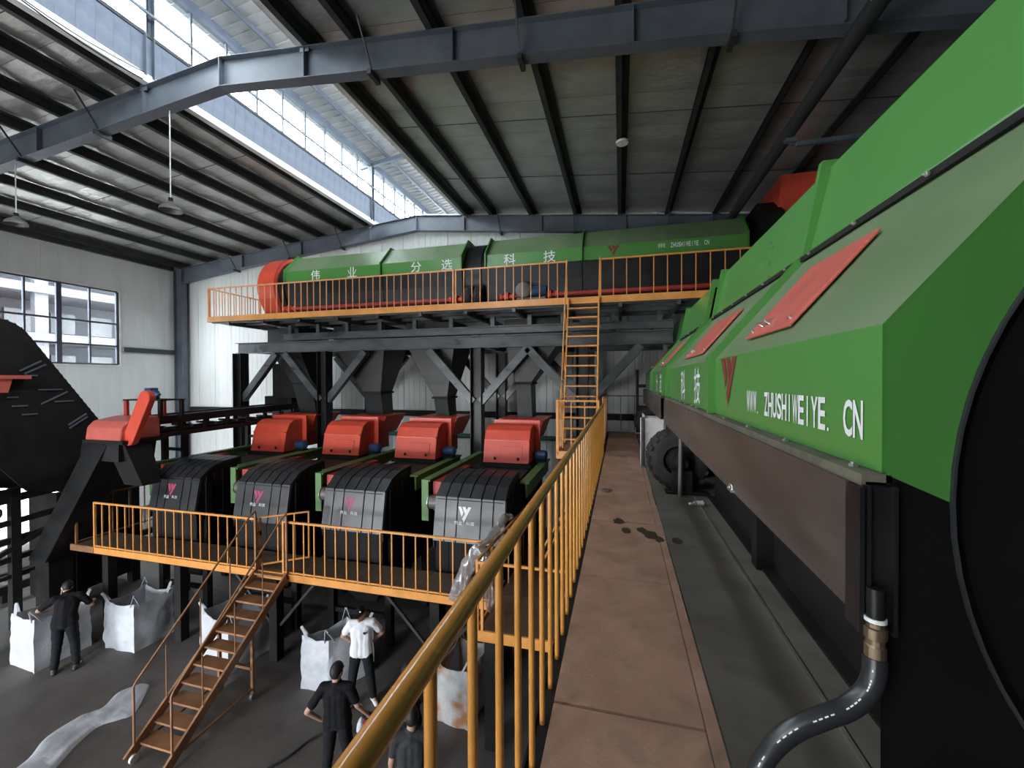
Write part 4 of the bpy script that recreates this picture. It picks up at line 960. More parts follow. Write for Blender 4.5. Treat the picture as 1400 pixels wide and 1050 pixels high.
obj('head_cover', MB().prism(hp, 'x', -12.25, -11.12), 'hatch', cv, bevel=.02)
obj('head_lip', MB().box(-12.3, -11.0, 6.86, 7.78, 4.14, 4.22), 'blackmatte', cv)
# belt guard: a stadium standing aslant
ga, gb, gr_ = V((-11.02, 0, 4.27)), V((-10.5, 0, 5.22)), .165; dd = (gb - ga).normalized(); nn = V((-dd.z, 0, dd.x)); pts = []
for k in range(13):
    t = math.pi * (.5 + k / 12); p = ga + (dd * math.cos(t) + nn * math.sin(t)) * gr_; pts.append((p.x, p.z))
for k in range(13):
    t = math.pi * (-.5 + k / 12); p = gb + (dd * math.cos(t) + nn * math.sin(t)) * gr_; pts.append((p.x, p.z))
obj('belt_guard', MB().prism(pts, 'y', 6.98, 7.12), 'red', cv, bevel=.01)
tb = obj('motor_stand', MB().box(-12.0, -10.75, 7.5, 8.1, 5.12, 5.15), 'blackmatte', cv)
for xx in (-11.95, -11.42, -10.82):
    for yy in (7.55, 8.05): obj('stand_leg', MB().box(xx - .05, xx + .05, yy - .03, yy + .03, 4.7, 5.12), 'redmaroon' if xx < -11 else 'blackmatte', tb, off=(-11.6, 9, 4.2))
obj('motor', MB().lathe((-11.62, 7.75, 5.27), 'x', [(0, 0), (0, .09), (.05, .115), (.36, .115), (.40, .08), (.46, .03), (.5, .03)], 16).box(-11.5, -11.3, 7.66, 7.84, 5.34, 5.43).box(-11.55, -11.25, 7.66, 7.84, 5.15, 5.2), 'motorblue', cv, smooth=40)

pc = thing('pants_chute', 'black two-legged chute hanging under the red conveyor head', 'chute', (-11.8, 7.1, 1.5))
obj('chute_head', MB().frustum((-11.7, 7.2, 3.75), (1.25, .75), (-11.7, 7.25, 4.15), (1.2, .8)), 'black', pc)
def leg_tube(mb, a, b, wa, da, wb2, db): return mb.frustum(b, (wb2, db), a, (wa, da))
obj('left_leg', leg_tube(MB(), (-11.80, 7.15, 4.14), (-12.86, 6.62, 1.5), .66, .62, .58, .62), 'black', pc, bevel=.01)
obj('right_leg', leg_tube(MB(), (-11.35, 7.2, 4.14), (-10.86, 7.18, 3.2), .6, .55, .58, .40), 'blackmatte', pc)
obj('drop_duct', MB().box(-13.08, -12.62, 6.4, 6.84, 0, 1.56), 'blackmatte', pc)

LAT = [((6.21, 5.84), (6.57, 6.08)), ((6.29, 5.78), (6.65, 6.0)), ((6.29, 5.74), (6.5, 5.74)), ((6.52, 5.41), (6.94, 5.41)), ((6.8, 5.12), (7.15, 5.12)), ((6.08, 5.05), (6.33, 5.05)), ((6.24, 4.85), (6.49, 4.85)), ((6.01, 5.25), (6.18, 5.25)), ((6.56, 5.07), (7.04, 5.35)), ((7.05, 4.53), (7.4, 4.78)), ((7.07, 4.45), (7.42, 4.7))]
el = thing('inclined_elevator', 'tall black inclined elevator with a rounded top in front of the window', 'conveyor', (-13.7, 7.2, 3))
# it climbs towards the front of the hall: lower end by the red head, rounded top out to the left
ea, eb_ = V((0, 8.55, 3.2)), V((0, 6.36, 6.70)); ed = (eb_ - ea).normalized(); en = V((0, ed.z, -ed.y))
if en.z < 0: en = -en
Lh = (eb_ - ea).length
def ep(x, u, h): p = ea + ed * u + en * h; return (x, p.y, p.z)
tc = eb_ - en * .62; a0 = math.atan2(en.z, en.y)
arc = [(tc.y + .62 * math.cos(a0 + math.pi * .62 * k / 9), tc.z + .62 * math.sin(a0 + math.pi * .62 * k / 9)) for k in range(10)]
for xx in (-13.15, -14.25):
    pl = [ep(0, 0, 0)[1:]] + arc + [(5.2, 6.2), (5.2, 4.7), (6.3, 3.1), (7.6, 2.72), (8.62, 2.72)]
    obj('side_plate', MB().prism(pl, 'x', xx - .02, xx + .02), 'blackmatte', el)
for k in range(28):
    u = .1 + k * .145; obj('cleat', MB().bar(ep(-14.2, u, .0), ep(-13.19, u, .0), .05, .07, en), 'rubber', el)
obj('belt', MB().bar(ep(-13.7, 0, -.05), ep(-13.7, Lh, -.05), .95, .03, en), 'rubber', el)
for k in range(10):
    y_, z_ = arc[k]; obj('cleat', MB().box(-14.2, -13.19, y_ - .03, y_ + .03, z_ - .03, z_ + .03), 'rubber', el)
obj('under_pan', MB().box(-14.25, -13.15, 7.6, 8.6, 2.70, 2.74), 'blackmatte', el); obj('back_pan', MB().box(-14.25, -13.15, 8.58, 8.62, 2.72, 3.2), 'blackmatte', el)
for (y0, z0), (y1, z1) in LAT: obj('lattice_bar', MB().bar((-13.11, y0, z0), (-13.11, y1, z1), .03, .03), 'steel', el)
for (x, y, z1, w_) in ((-12.35, 5.3, 3.4, .26), (-13.25, 6.15, 3.2, .16), (-14.2, 6.15, 3.2, .2), (-13.25, 8.5, 2.72, .2), (-14.2, 8.5, 2.72, .2), (-13.25, 7.3, 2.72, .2)):
    obj('frame_leg', MB().box(x - w_ / 2, x + w_ / 2, y - w_ / 2, y + w_ / 2, 0, z1), 'blackmatte', el)
for z, dz in ((2.95, .16), (2.42, .12), (2.02, .14), (1.6, .12), (1.22, .08)):
    obj('frame_tie', MB().bar((-13.25, 5.2, z - .05), (-13.25, 7.3, z + .1), .1, dz), 'blackmatte', el)
obj('frame_tie', MB().bar((-12.35, 5.3, 3.3), (-13.25, 6.15, 3.1), .14, .16), 'blackmatte', el); obj('frame_tie', MB().bar((-13.2, 5.3, 1.5), (-13.2, 7.3, 2.4), .08, .1), 'blackmatte', el)
obj('side_bin', MB().prism([(6.85, .3), (8.6, .3), (8.6, 2.7), (7.3, 2.72), (6.85, 2.9)], 'x', -14.2, -13.2), 'blackmatte', el)
obj('tail_pulley', MB().lathe((-13.5, 5.75, 2.72), 'x', [(0, 0), (0, .16), (.4, .16), (.4, 0)], 20), 'rubber', el, smooth=40)
obj('drive_bracket', MB().box(-13.12, -12.9, 5.2, 6.3, 5.66, 5.74).prism([(5.2, 5.36), (5.95, 5.36), (6.02, 5.66), (5.2, 5.66)], 'x', -13.1, -12.95), 'hatch', el)
fc = thing('floor_conveyor', 'low black conveyor frame running along the floor beneath the elevator', 'conveyor', (-15.6, 9, 0))
for xx in (-16.1, -15.1):
    obj('side_channel', MB().box(xx - .05, xx + .05, 6.6, 12.4, .22, .42), 'blackmatte', fc)
    for yy in (6.8, 9.4, 12.2): obj('leg', MB().box(xx - .05, xx + .05, yy - .05, yy + .05, 0, .22), 'blackmatte', fc)
for k in range(6): obj('roller', MB().cyl((-16.05, 7 + k, .34), (-15.15, 7 + k, .34), .05, 10), 'greymetal', fc)

# teal pipe along the back wall, hanging lamps
tag(obj('wall_pipe', MB().cyl((-12.5, 15.3, 3.4), (2.5, 15.3, 3.4), .09, 12).box(-8.1, -8.0, 15.3, 15.5, 3.3, 3.5).box(-3.1, -3.0, 15.3, 15.5, 3.3, 3.5), 'teal', smooth=50), 'teal pipe running along the back wall behind the red hoods', 'pipe')
def pendant(loc, top, label):
    t = thing('pendant_lamp', label, 'lamp', loc); x, y, z = loc
    obj('rod', MB().cyl((x, y, z + .2), (x, y, top), .012, 6), 'whitepaint', t)
    obj('lamp_shade', MB().lathe((x, y, z), 'z', [(.0, .21), (.06, .20), (.13, .13), (.17, .06), (.2, .05), (.2, 0)], 20), 'greymetal', t, smooth=50)
    obj('socket', MB().cyl((x, y, z + .18), (x, y, z + .28), .045, 10), 'blackmatte', t)
pendant((-9.38, 6.8, 9.27), 11.42, 'bell-shaped grey pendant lamp on a long rod under the near roof beam')
pendant((-14.4, 6.8, 9.47), 10.98, 'second bell pendant lamp further left, by the left wall')
t_ = thing('ceiling_lamp', 'small round disc lamp hanging under a purlin right of the roof light', 'lamp', (.05, 10.4, 11.4))
obj('lamp_disc', MB().lathe((.05, 10.4, 11.30), 'z', [(0, 0), (0, .14), (.05, .15), (.07, .05), (.1, 0)], 20), 'whitepaint', t_, smooth=40); obj('stem', MB().cyl((.05, 10.4, 11.36), (.05, 10.4, 11.42), .02, 8), 'greymetal', t_)

# ================================================================ ON THE FLOOR
def big_bag(label, corner, a, b, h, seed, m='bag', loops=True):
    """open woven bag: corner is the front floor corner, a and b the two floor edges"""
    A = V((*corner, 0)); a = V((*a, 0)); b = V((*b, 0)); ctr = A + (a + b) / 2
    t = thing('bulk_bag', label, 'bag', ctr, 'white bulk bags under the lower platform')
    mb = MB(); n = 9; rows = 10; cs = [A, A + a, A + a + b, A + b]
    ring = []
    for i in range(4):
        for k in range(n): ring.append((cs[i].lerp(cs[(i + 1) % 4], k / n), k / n))
    vs = []; N = len(ring)
    for r in range(rows + 1):
        f = r / rows
        for (p, k) in ring:
            o = (p - ctr); d = o.normalized()
            bulge = .05 * math.sin(math.pi * f) * math.sin(math.pi * k) + .035 * noise.noise(V((p.x * 3 + seed, p.y * 3, f * 4))) * (1 - .3 * f) + .02 * noise.noise(V((p.x * 8, p.y * 8 + seed, f * 9)))
            cx = .02 if k == 0 else 0
            z = h * f * (1 - .07 * math.sin(math.pi * k) * f) + .02 * f * noise.noise(V((p.x * 5, p.y * 5, seed)))
            vs.append(p + d * (bulge + cx - .02 * f) + V((0, 0, z)))
    # inner skin and floor
    for r in range(rows + 1):
        f = 1 - r / rows * .96
        for j, (p, k) in enumerate(ring):
            q = vs[round(f * rows) * N + j] if r else vs[rows * N + j]
            q0 = V((q.x, q.y, vs[rows * N + j].z * f)); d = (q0 - ctr); d.z = 0; vs.append(q0 - d.normalized() * (.02 if r else .012))
    fs = [(r * N + j, r * N + (j + 1) % N, (r + 1) * N + (j + 1) % N, (r + 1) * N + j) for r in range(2 * rows + 1) for j in range(N)]
    fs.append(tuple(range(N))[::-1]); fs.append(tuple((2 * rows + 1) * N + j for j in range(N)))
    mb.add(vs, fs); obj('bag_body', mb, m, t, smooth=70)
    if loops:
        for i in range(4):
            c = cs[i] + (ctr - cs[i]) * .03; e1_ = (cs[(i + 1) % 4] - cs[i]).normalized(); e0_ = (cs[i - 1] - cs[i]).normalized()
            lean = V((random.uniform(-.06, .06), random.uniform(-.06, .06), 0))
            p0 = c + e1_ * .10 + V((0, 0, h * .93)); p2 = c + e0_ * .10 + V((0, 0, h * .93)); top = c + V((0, 0, h + .17)) + lean
            mb = MB(); path = smooth_path([p0, p0.lerp(top, .6) + V((0, 0, .02)), top, p2.lerp(top, .6) + V((0, 0, .02)), p2], 3)
            for u, w_ in zip(path, path[1:]): mb.bar(u, w_, .045, .008, (e1_ - e0_))
            obj('lifting_loop', mb, m, t)
    return t
big_bag('white bulk bag at which the man in black bends, far left', (-10.87, 5.29), (0, .86), (-.80, .06), 1.02, 1)
big_bag('white bulk bag under the left guard rail, second from the left', (-9.68, 6.2), (.02, .75), (-.78, -.03), 1.0, 8)
big_bag('white bulk bag standing behind the wheeled stair', (-7.2, 6.17), (.12, .85), (-1.05, .3), .96, 15)
big_bag('white bulk bag behind the person in the white T-shirt', (-5.03, 6.25), (.42, .72), (-.58, .0), .97, 23)
big_bag('rust-stained white bulk bag seen between the amber walkway posts', (-2.36, 6.15), (.12, .8), (-.6, .05), .95, 31, 'bagstain')
# flattened empty bag
mb = MB(); left = [(-8.46, 3.75), (-8.50, 4.05), (-8.74, 4.38), (-8.74, 4.80), (-8.60, 5.02), (-8.74, 5.35), (-8.58, 5.58)]
right = [(-7.80, 3.8), (-7.92, 4.08), (-8.10, 4.40), (-8.18, 4.72), (-8.02, 4.90), (-7.93, 5.08), (-8.38, 5.60)]
L_ = smooth_path([(*p, 0) for p in left], 5); R_ = smooth_path([(*p, 0) for p in right], 5); n = 12; vs = []
for l, r in zip(L_, R_):
    for i in range(n + 1):
        p = l.lerp(r, i / n); z = .02 + .035 * abs(noise.noise(V((p.x * 3.5, p.y * 2.2, 5)))) + .02 * abs(noise.noise(V((p.x * 9, p.y * 7, 1)))); vs.append((p.x, p.y, z if 0 < i < n else .004))
m_ = len(L_); mb.add(vs, [(j * (n + 1) + i, j * (n + 1) + i + 1, (j + 1) * (n + 1) + i + 1, (j + 1) * (n + 1) + i) for j in range(m_ - 1) for i in range(n)])
tag(obj('empty_sack', mb, 'bag', smooth=80), 'flattened empty white sack lying rumpled on the concrete floor', 'sack')
tag(obj('floor_hose', MB().tube(smooth_path([(-5.3, 4.2, .02), (-4.84, 4.91, .02), (-4.75, 5.09, .02), (-4.66, 5.37, .02), (-4.5, 5.53, .02), (-4.2, 5.58, .02), (-3.95, 5.8, .03)]), .018, 8), 'rubber', smooth=60), 'thin dark hose lying across the concrete floor by the man in black', 'hose')
bk = thing('woven_sack', 'small red and white woven sack on the floor by the white shoes', 'sack', (-3.87, 5.72, 0))
def lump(c, r, seed, amp=.18, n=14, m_=10, flat=0):
    mb = MB(); vs = []
    for j in range(m_ + 1):
        ph = math.pi * j / m_
        for i in range(n):
            t = 2 * math.pi * i / n; d = V((math.sin(ph) * math.cos(t), math.sin(ph) * math.sin(t), math.cos(ph)))
            k = 1 + amp * noise.noise(d * 2.2 + V((seed, 0, 0))) + amp * .5 * noise.noise(d * 5 + V((0, seed, 0)))
            p = V((d.x * r[0], d.y * r[1], d.z * r[2])) * k; p.z = max(p.z, -r[2] * .95 if not flat else -flat); vs.append(V(c) + p)
    mb.add(vs, [(j * n + i, j * n + (i + 1) % n, (j + 1) * n + (i + 1) % n, (j + 1) * n + i) for j in range(m_) for i in range(n)])
    return mb
obj('sack_body', lump((-3.82, 5.72, .12), (.16, .12, .13), 3), 'sack', bk, smooth=80); obj('sack_side', lump((-3.98, 5.69, .11), (.07, .10, .12), 5), 'bag', bk, smooth=80)
obj('sack_mouth', lump((-3.87, 5.76, .24), (.13, .08, .03), 6, .3), 'shirtblack', bk, smooth=80)

# crumpled plastic wrap over the rail corner
pw = thing('plastic_wrap', 'long bundle of crumpled clear plastic film draped over the orange rail corner', 'wrap', (-2.3, 6.2, LZ))
def crumple(path, r, seed):
    mb = MB(); p = smooth_path(path, 10); mb.tube(p, [r * (1 + .3 * noise.noise(V((i * .25, seed, 0)))) * (.35 + .65 * min(1, i / 6, (len(p) - 1 - i) / 6)) for i in range(len(p))], 26)
    mb.v = [v + V((noise.noise(V((v.x * 14 + seed, v.y * 14, v.z * 4))), noise.noise(V((v.x * 16, v.y * 14 + seed, v.z * 5))), .4 * noise.noise(v * 9 + V((0, 0, seed))))) * .06 for v in mb.v]; return mb
obj('wrap_fold', crumple([(-2.72, 6.45, 1.9), (-2.58, 6.4, 2.15), (-2.42, 6.36, 2.5), (-2.24, 6.28, 2.82), (-2.14, 6.2, 2.93)], .12, 1), 'wrap', pw, smooth=70)
obj('wrap_fold', crumple([(-2.14, 6.2, 2.93), (-2.06, 6.16, 2.75), (-1.98, 6.12, 2.4), (-1.93, 6.08, 2.02)], .10, 4), 'wrap', pw, smooth=70)
obj('wrap_fold', crumple([(-2.14, 6.3, 2.93), (-2.09, 6.75, 3.0), (-2.0, 7.1, 3.12), (-1.98, 7.5, 3.02)], .07, 8), 'wrap', pw, smooth=70)

# ================================================================ PEOPLE
def capsule(mb, a, b, ra, rb=None, n=12, sq=(1, 1, 1)):
    """closed round cone between a and b"""
    rb = ra if rb is None else rb; a, b = V(a), V(b); d = b - a
    if d.length < 1e-5: d = V((0, 0, 1e-4)); b = a + d
    d.normalize(); path, rad = [], []
    for k in range(5):
        t = math.pi / 2 * k / 4; path.append(a - d * ra * math.cos(t) * 1.0); rad.append(max(.0008, ra * math.sin(t)))
    for k in range(5):
        t = math.pi / 2 * k / 4; path.append(b + d * rb * math.sin(t)); rad.append(max(.0008, rb * math.cos(t)))
    # rings with a fixed frame
    ref = V((1, 0, 0)) if abs(d.x) < .8 else V((0, 1, 0)); u = d.cross(ref).normalized(); w = d.cross(u)
    base = len(mb.v)
    for p, r in zip(path, rad):
        for k in range(n):
            t = 2 * math.pi * k / n; mb.v.append(p + (u * math.cos(t) + w * math.sin(t)) * r)
    for i in range(len(path) - 1):
        for k in range(n):
            k2 = (k + 1) % n; mb.f.append((base + i * n + k, base + i * n + k2, base + (i + 1) * n + k2, base + (i + 1) * n + k))
    mb.f.append(tuple(base + k for k in range(n))[::-1]); e = base + (len(path) - 1) * n; mb.f.append(tuple(e + k for k in range(n)))
def ellip(mb, c, r, M3=None, n=20, m=14):
    base = len(mb.v); c = V(c)
    for j in range(m + 1):
        ph = math.pi * j / m
        for i in range(n):
            t = 2 * math.pi * i / n; s = max(.01, math.sin(ph)); p = V((r[0] * s * math.cos(t), r[1] * s * math.sin(t), r[2] * math.cos(ph)))
            mb.v.append(c + (M3 @ p if M3 else p))
    for j in range(m):
        for i in range(n):
            i2 = (i + 1) % n; mb.f.append((base + j * n + i, base + j * n + i2, base + (j + 1) * n + i2, base + (j + 1) * n + i))
    mb.f.append(tuple(base + i for i in range(n))[::-1]); mb.f.append(tuple(base + m * n + i for i in range(n)))
def fuse(mb, name, vox, smooth_n=3):
    """one continuous skin over overlapping closed shapes"""
    me = mb.mesh('tmp'); o = bpy.data.objects.new('tmp', me); COL.objects.link(o)
    r = o.modifiers.new('r', 'REMESH'); r.mode = 'VOXEL'; r.voxel_size = vox
    s = o.modifiers.new('s', 'SMOOTH'); s.factor = .5; s.iterations = smooth_n
    bpy.context.view_layer.update()
    out = bpy.data.meshes.new_from_object(o.evaluated_get(bpy.context.evaluated_depsgraph_get()))
    bpy.data.objects.remove(o); bpy.data.meshes.remove(me); out.name = name
    for p in out.polygons: p.use_smooth = True
    return out
def hand(mb, w, d, side, curl=.35):
    """palm, four unequal bent fingers and a thumb; d: direction of the hand, side: direction of the thumb"""
    w = V(w); d = V(d).normalized(); s = V(side); s = (s - d * s.dot(d)).normalized(); nrm = d.cross(s)
    capsule(mb, w + s * .018, w + d * .075 + s * .022, .017, .015, 8); capsule(mb, w - s * .014, w + d * .07 - s * .022, .017, .014, 8); capsule(mb, w, w + d * .075, .018, .016, 8)
    for k, L in zip((.030, .010, -.010, -.029), (.07, .08, .074, .056)):
        a = w + d * .08 + s * k; d1 = (d * math.cos(curl) + nrm * math.sin(curl)).normalized(); d2 = (d * math.cos(2.2 * curl) + nrm * math.sin(2.2 * curl)).normalized()
        b = a + d1 * L * .55; capsule(mb, a - d * .02, b, .0095, .0085, 6); capsule(mb, b, b + d2 * L * .5, .0085, .007, 6)
    a = w + d * .018 + s * .026; b = a + (d * .6 + s * .75).normalized() * .042; capsule(mb, a, b, .013, .010, 6); capsule(mb, b, b + (d * .85 + s * .35 + nrm * .3).normalized() * .034, .010, .008, 6)
def person(label, loc, yaw_, J, top, shoes, vox=.009, cap=False, sleeve=.62, tee=False):
    t = thing('person', label, 'person', (*loc, 0))
    t.rotation_euler = (0, 0, yaw_)
    g = {k: V(v) for k, v in J.items()}
    hf = g['hd'].normalized(); hr = hf.cross(g.get('hu', V((0, 0, 1)))).normalized(); hu = hr.cross(hf); H3 = Matrix((hr, hf, hu)).transposed()
    hc = g['head']; hp_ = lambda x, y, z: hc + H3 @ V((x, y, z))
    b = MB()
    ellip(b, hc + H3 @ V((0, -.008, .015)), (.075, .092, .105), H3); ellip(b, hp_(0, .03, -.05), (.054, .06, .062), H3)
    capsule(b, hp_(0, .084, .012), hp_(0, .105, -.018), .009, .014, 8); capsule(b, hp_(-.012, .09, -.052), hp_(.012, .09, -.052), .011, .011, 8); capsule(b, hp_(0, .078, -.092), hp_(0, .07, -.095), .018, .018, 8)
    for s in (-1, 1):
        ellip(b, hp_(s * .077, -.005, -.005), (.011, .021, .032), H3, 10, 8); capsule(b, hp_(s * .016, .088, .028), hp_(s * .045, .078, .028), .010, .009, 8)
    capsule(b, g['neck'], hp_(0, -.015, -.06), .058, .053)
    for s, q in ((-1, 'l'), (1, 'r')):
        S_, E_, W_ = g['s' + q], g['e' + q], g['w' + q]
        capsule(b, g['neck'] - V((0, 0, .03)), S_ - V((0, 0, .01)), .040, .048); capsule(b, S_, E_, .050, .040); capsule(b, E_, W_, .040, .027)
        hand(b, W_, g.get('hd' + q, (W_ - E_).normalized()), g.get('th' + q, V((-s, .4, 0))), J.get('curl', (.35,))[0] if 'curl' in J else .35)
        c1 = g['chest'] + (S_ - g['chest']) * .42; c1.z = g['chest'].z; capsule(b, c1, g['waist'] + (g['h' + q] - g['pel']) * .7, .098, .09)
        capsule(b, g['waist'] + (g['h' + q] - g['pel']) * .7, g['h' + q], .09, .10)
        capsule(b, g['h' + q], g['k' + q], .088, .056); capsule(b, g['k' + q], g['a' + q], .052, .036)
        capsule(b, g['a' + q], g['a' + q] + V(g['t' + q]) * .16 - V((0, 0, .045)), .035, .025)
    capsule(b, g['hl'], g['hr'], .1, .1)
    body = fuse(b, 'body', vox, 2); link('body', body, 'skin', t)
    # clothes
    c = MB()
    for s, q in ((-1, 'l'), (1, 'r')):
        S_, E_ = g['s' + q], g['e' + q]; c0 = g['chest'] + (S_ - g['chest']) * .35
        capsule(c, g['neck'] - V((0, 0, .03)), S_, .072, .070); capsule(c, g['neck'] - V((0, 0, .06)), c0 , .09, .10); capsule(c, S_, S_.lerp(E_, sleeve), .066, .068 if tee else .06)
        c1 = g['chest'] + (S_ - g['chest']) * .42; c1.z = g['chest'].z
        wv = (g['h' + q] - g['pel'])
        capsule(c, c1, g['waist'] + wv * .8, .112, .108); capsule(c, g['waist'] + wv * .8, g['h' + q] + (g['waist'] - g['pel']) * (-.18 if tee else .12), .108, .116)
    capsule(c, g['chest'], g['waist'], .12, .11); capsule(c, g['waist'], g['pel'] + (g['waist'] - g['pel']) * (-.12 if tee else .15), .11, .115)
    if not tee: capsule(c, g['neck'] - V((0, 0, .01)), g['neck'] + (g['head'] - g['neck']) * .2, .066, .064)
    me = fuse(c, 'shirt', .013, 4)
    for v in me.vertices:
        k = noise.noise(v.co * 9) * .006 + noise.noise(V((v.co.x * 22, v.co.y * 22, v.co.z * 7))) * .004; v.co += v.normal * k
    sh = link('shirt', me, top, t)
    c = MB()
    for s, q in ((-1, 'l'), (1, 'r')):
        capsule(c, g['h' + q], g['k' + q], .104, .078); capsule(c, g['k' + q], g['a' + q] + (g['k' + q] - g['a' + q]) * .06, .076, .062)
    capsule(c, g['hl'], g['hr'], .108, .108); capsule(c, g['pel'], g['pel'].lerp(g['waist'], .3), .11, .10)
    me = fuse(c, 'trousers', .013, 4)
    for v in me.vertices: v.co += v.normal * (noise.noise(V((v.co.x * 9, v.co.y * 9, v.co.z * 14))) * .008)
    link('trousers', me, 'trousers', t)
    for q in 'lr':
        c = MB(); a = g['a' + q]; d = V(g['t' + q]); f = V((a.x, a.y, .04))
        capsule(c, f - d * .05, f + d * .15, .043, .038); capsule(c, f - d * .03, a + V((0, 0, .02)), .05, .047)
        me = fuse(c, 'shoe', .011, 2)
        for v in me.vertices: v.co.z = max(v.co.z, .004)
        link('shoe', me, shoes, t)
    # hair or cap
    hb = MB(); n, m = 24, 14; vs = []
    for j in range(m + 1):
        ph = math.pi * j / m
        for i in range(n):
            tt = 2 * math.pi * i / n; k = 1.07 + .02 * noise.noise(V((i * .9, j * .9, 2))) * (0 if cap else 1)
            vs.append(V((.078 * k * max(.02, math.sin(ph)) * math.cos(tt), .096 * k * max(.02, math.sin(ph)) * math.sin(tt) - .008, .108 * k * math.cos(ph) + .016)))
    fs = []
    for j in range(m):
        for i in range(n):
            q4 = (j * n + i, j * n + (i + 1) % n, (j + 1) * n + (i + 1) % n, (j + 1) * n + i); ctr = sum((vs[q] for q in q4), V()) / 4
            keep = (ctr.z > .052) if cap else (ctr.z > .075 or (ctr.y < .015 and ctr.z > (-.075 if ctr.y < -.05 else .0)) or (ctr.y < .06 and ctr.z > .05))
            if keep: fs.append(q4)
    hb.add([hc + H3 @ v for v in vs], fs)
    bm = bmesh.new(); me0 = hb.mesh('hair'); bm.from_mesh(me0); bmesh.ops.delete(bm, geom=[v for v in bm.verts if not v.link_faces], context='VERTS'); bmesh.ops.solidify(bm, geom=bm.faces[:], thickness=.006); bm.to_mesh(me0); bm.free()
    for p in me0.polygons: p.use_smooth = True
    if cap:
        cp = link('cap', me0, 'shirtblack', t)
        bb = MB(); pts = [(.078 * math.cos(a), .07 + .105 * math.sin(a)) for a in [math.pi * k / 10 for k in range(11)]]
        vs = [hp_(x, y, .055 - .1 * max(0, y - .09) - .9 * x * x + dz) for dz in (0, .006) for x, y in pts]; n2 = 11
        bb.add(vs, [tuple(range(n2))[::-1], tuple(range(n2, 2 * n2))] + [(i, (i + 1) % n2, n2 + (i + 1) % n2, n2 + i) for i in range(n2)])
        link('cap_brim', bb.mesh('cap_brim'), 'shirtblack', cp)
        bb = MB(); ellip(bb, hp_(-.045, .068, .100), (.016, .010, .012), H3, 8, 6); link('cap_emblem', bb.mesh('cap_emblem', smooth=60), 'white', cp)
    link_h = None
    if not cap: link('hair', me0, 'hair', t)
    else:
        hb2 = MB(); ellip(hb2, hp_(0, -.05, .02), (.079, .055, .06), H3); link('hair', hb2.mesh('hair', smooth=60), 'hair', t)
    for s in (-1, 1):
        e = MB(); ellip(e, hp_(s * .031, .079, .013), (.011, .008, .005), H3, 8, 6); link('eye', e.mesh('eye', smooth=60), 'hair', t)
        e = MB(); capsule(e, hp_(s * .016, .094, .032), hp_(s * .046, .082, .034), .0035, .003, 6); link('eyebrow', e.mesh('eyebrow'), 'hair', t)
    e = MB(); capsule(e, hp_(-.02, .094, -.052), hp_(.02, .094, -.052), .004, .004, 6); link('mouth', e.mesh('mouth', smooth=60), 'redmaroon', t)
    return t
def stand(**kw):
    J = dict(pel=(0, 0, .93), waist=(0, 0, 1.08), chest=(0, .0, 1.27), neck=(0, -.015, 1.44), head=(0, .015, 1.60), hd=(0, 1, 0),
             sl=(-.175, -.01, 1.40), sr=(.175, -.01, 1.40), el=(-.23, -.03, 1.12), er=(.23, -.03, 1.12), wl=(-.24, .06, .88), wr=(.24, .06, .88),
             hl=(-.085, 0, .92), hr=(.085, 0, .92), kl=(-.10, .02, .50), kr=(.10, .02, .50), al=(-.11, -.02, .085), ar=(.11, -.02, .085), tl=(-.2, .98, 0), tr=(.2, .98, 0))
    J.update(kw); return J
def face(dx, dy): return math.atan2(-dx, dy)

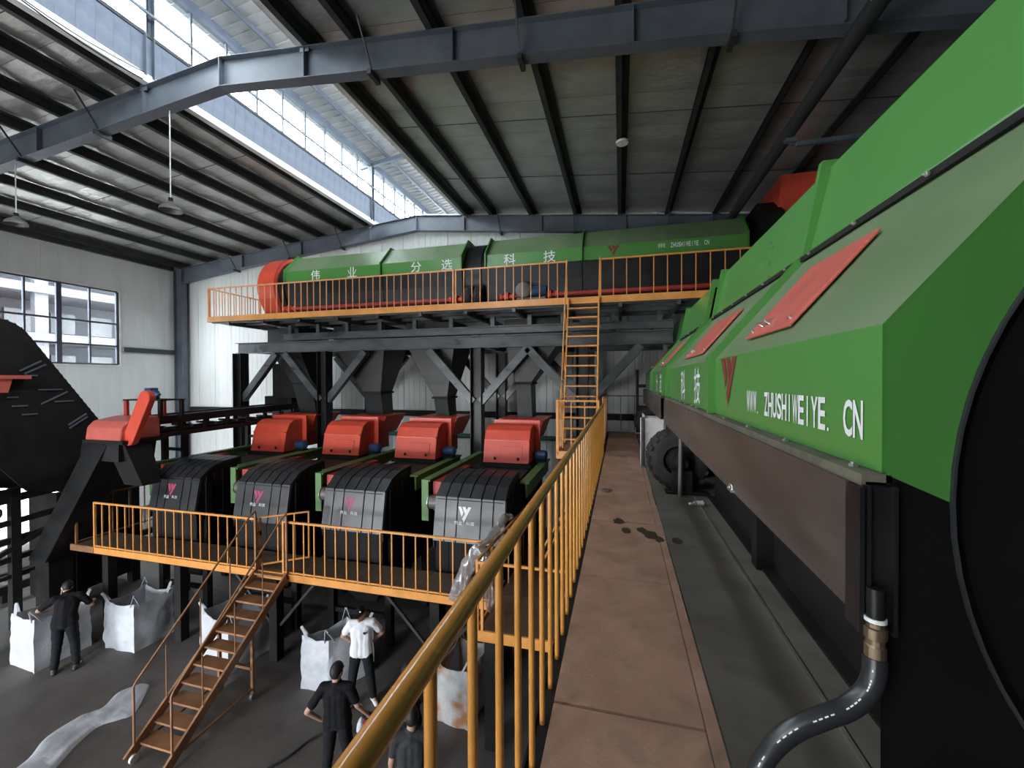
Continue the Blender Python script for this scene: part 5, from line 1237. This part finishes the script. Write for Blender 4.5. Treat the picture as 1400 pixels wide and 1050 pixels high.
# the one in the white T-shirt, hands behind the back, looking down
p = person('person in white T-shirt and black cap, hands behind back beside a white bag', (-4.34, 6.22), face(.40, -.92),
       stand(hd=(.25, .93, -.22), head=(.01, .045, 1.585), er=(.33, -.10, 1.15), wr=(.17, -.17, .97), el=(-.33, -.10, 1.15), wl=(-.17, -.17, .97), hdl=(.6, -.3, -.4), hdr=(-.6, -.3, -.4),
             kl=(-.15, .05, .50), al=(-.19, -.02, .085), kr=(.14, .06, .50), ar=(.19, .08, .085), tl=(-.45, .9, 0), tr=(.3, .95, 0)), 'shirtwhite', 'shoe', .009, cap=True, sleeve=.66, tee=True)
pr = MB(); pr.box(-.115, -.05, .122, .134, 1.285, 1.305).box(-.10, -.06, .122, .134, 1.268, 1.28); link('shirt_print', pr.mesh('shirt_print'), 'shirtgrey', p)
# the one seen from behind, hand on hip
person('person in black polo seen from behind, left hand on hip, facing the white T-shirt', (-3.77, 4.84), face(-.27, .96),
       stand(hd=(.35, .93, -.08), el=(-.36, -.10, 1.13), wl=(-.24, .02, .93), hdl=(.5, .35, -.5), er=(.27, .02, 1.12), wr=(.36, .14, .90), hdr=(.2, .35, -.9), kl=(-.13, .02, .5), al=(-.16, -.02, .085), kr=(.13, .03, .5), ar=(.17, -.02, .085)), 'shirtblack', 'shoedark', .008, sleeve=.72)
# the one bent over the left bag
person('person in dark clothes bending over the far left bag, seen from behind', (-10.42, 5.50), face(-.72, .69),
       stand(pel=(0, -.02, .93), waist=(0, .03, 1.08), chest=(0, .12, 1.25), neck=(-.02, .22, 1.38), head=(-.05, .33, 1.49), hd=(-.3, .75, -.6), hu=(0, .6, .8), sl=(-.18, .17, 1.35), sr=(.18, .17, 1.35),
             el=(-.42, .22, 1.17), wl=(-.36, .42, 1.05), er=(.33, .2, 1.10), wr=(.24, .43, 1.06), hdl=(.5, .85, -.2), hdr=(.3, .9, -.2), kl=(-.12, .05, .5), kr=(.13, .03, .5), al=(-.14, -.05, .085), ar=(.17, -.05, .085)), 'shirtblack', 'shoedark', .010, sleeve=.75)
# two more, mostly hidden by the near rail
person('person in charcoal T-shirt behind the amber rail posts, seen from behind', (-2.40, 4.40), face(-.38, .92), stand(hd=(-.15, .98, -.15)), 'shirtgrey', 'shoedark', .010)
person('person in dark clothes almost hidden behind the sloping amber rail', (-2.82, 5.06), face(-.15, .98), stand(hd=(.1, .98, -.1), er=(.25, .1, 1.13), wr=(.2, .3, 1.05)), 'shirtblack', 'shoedark', .010)
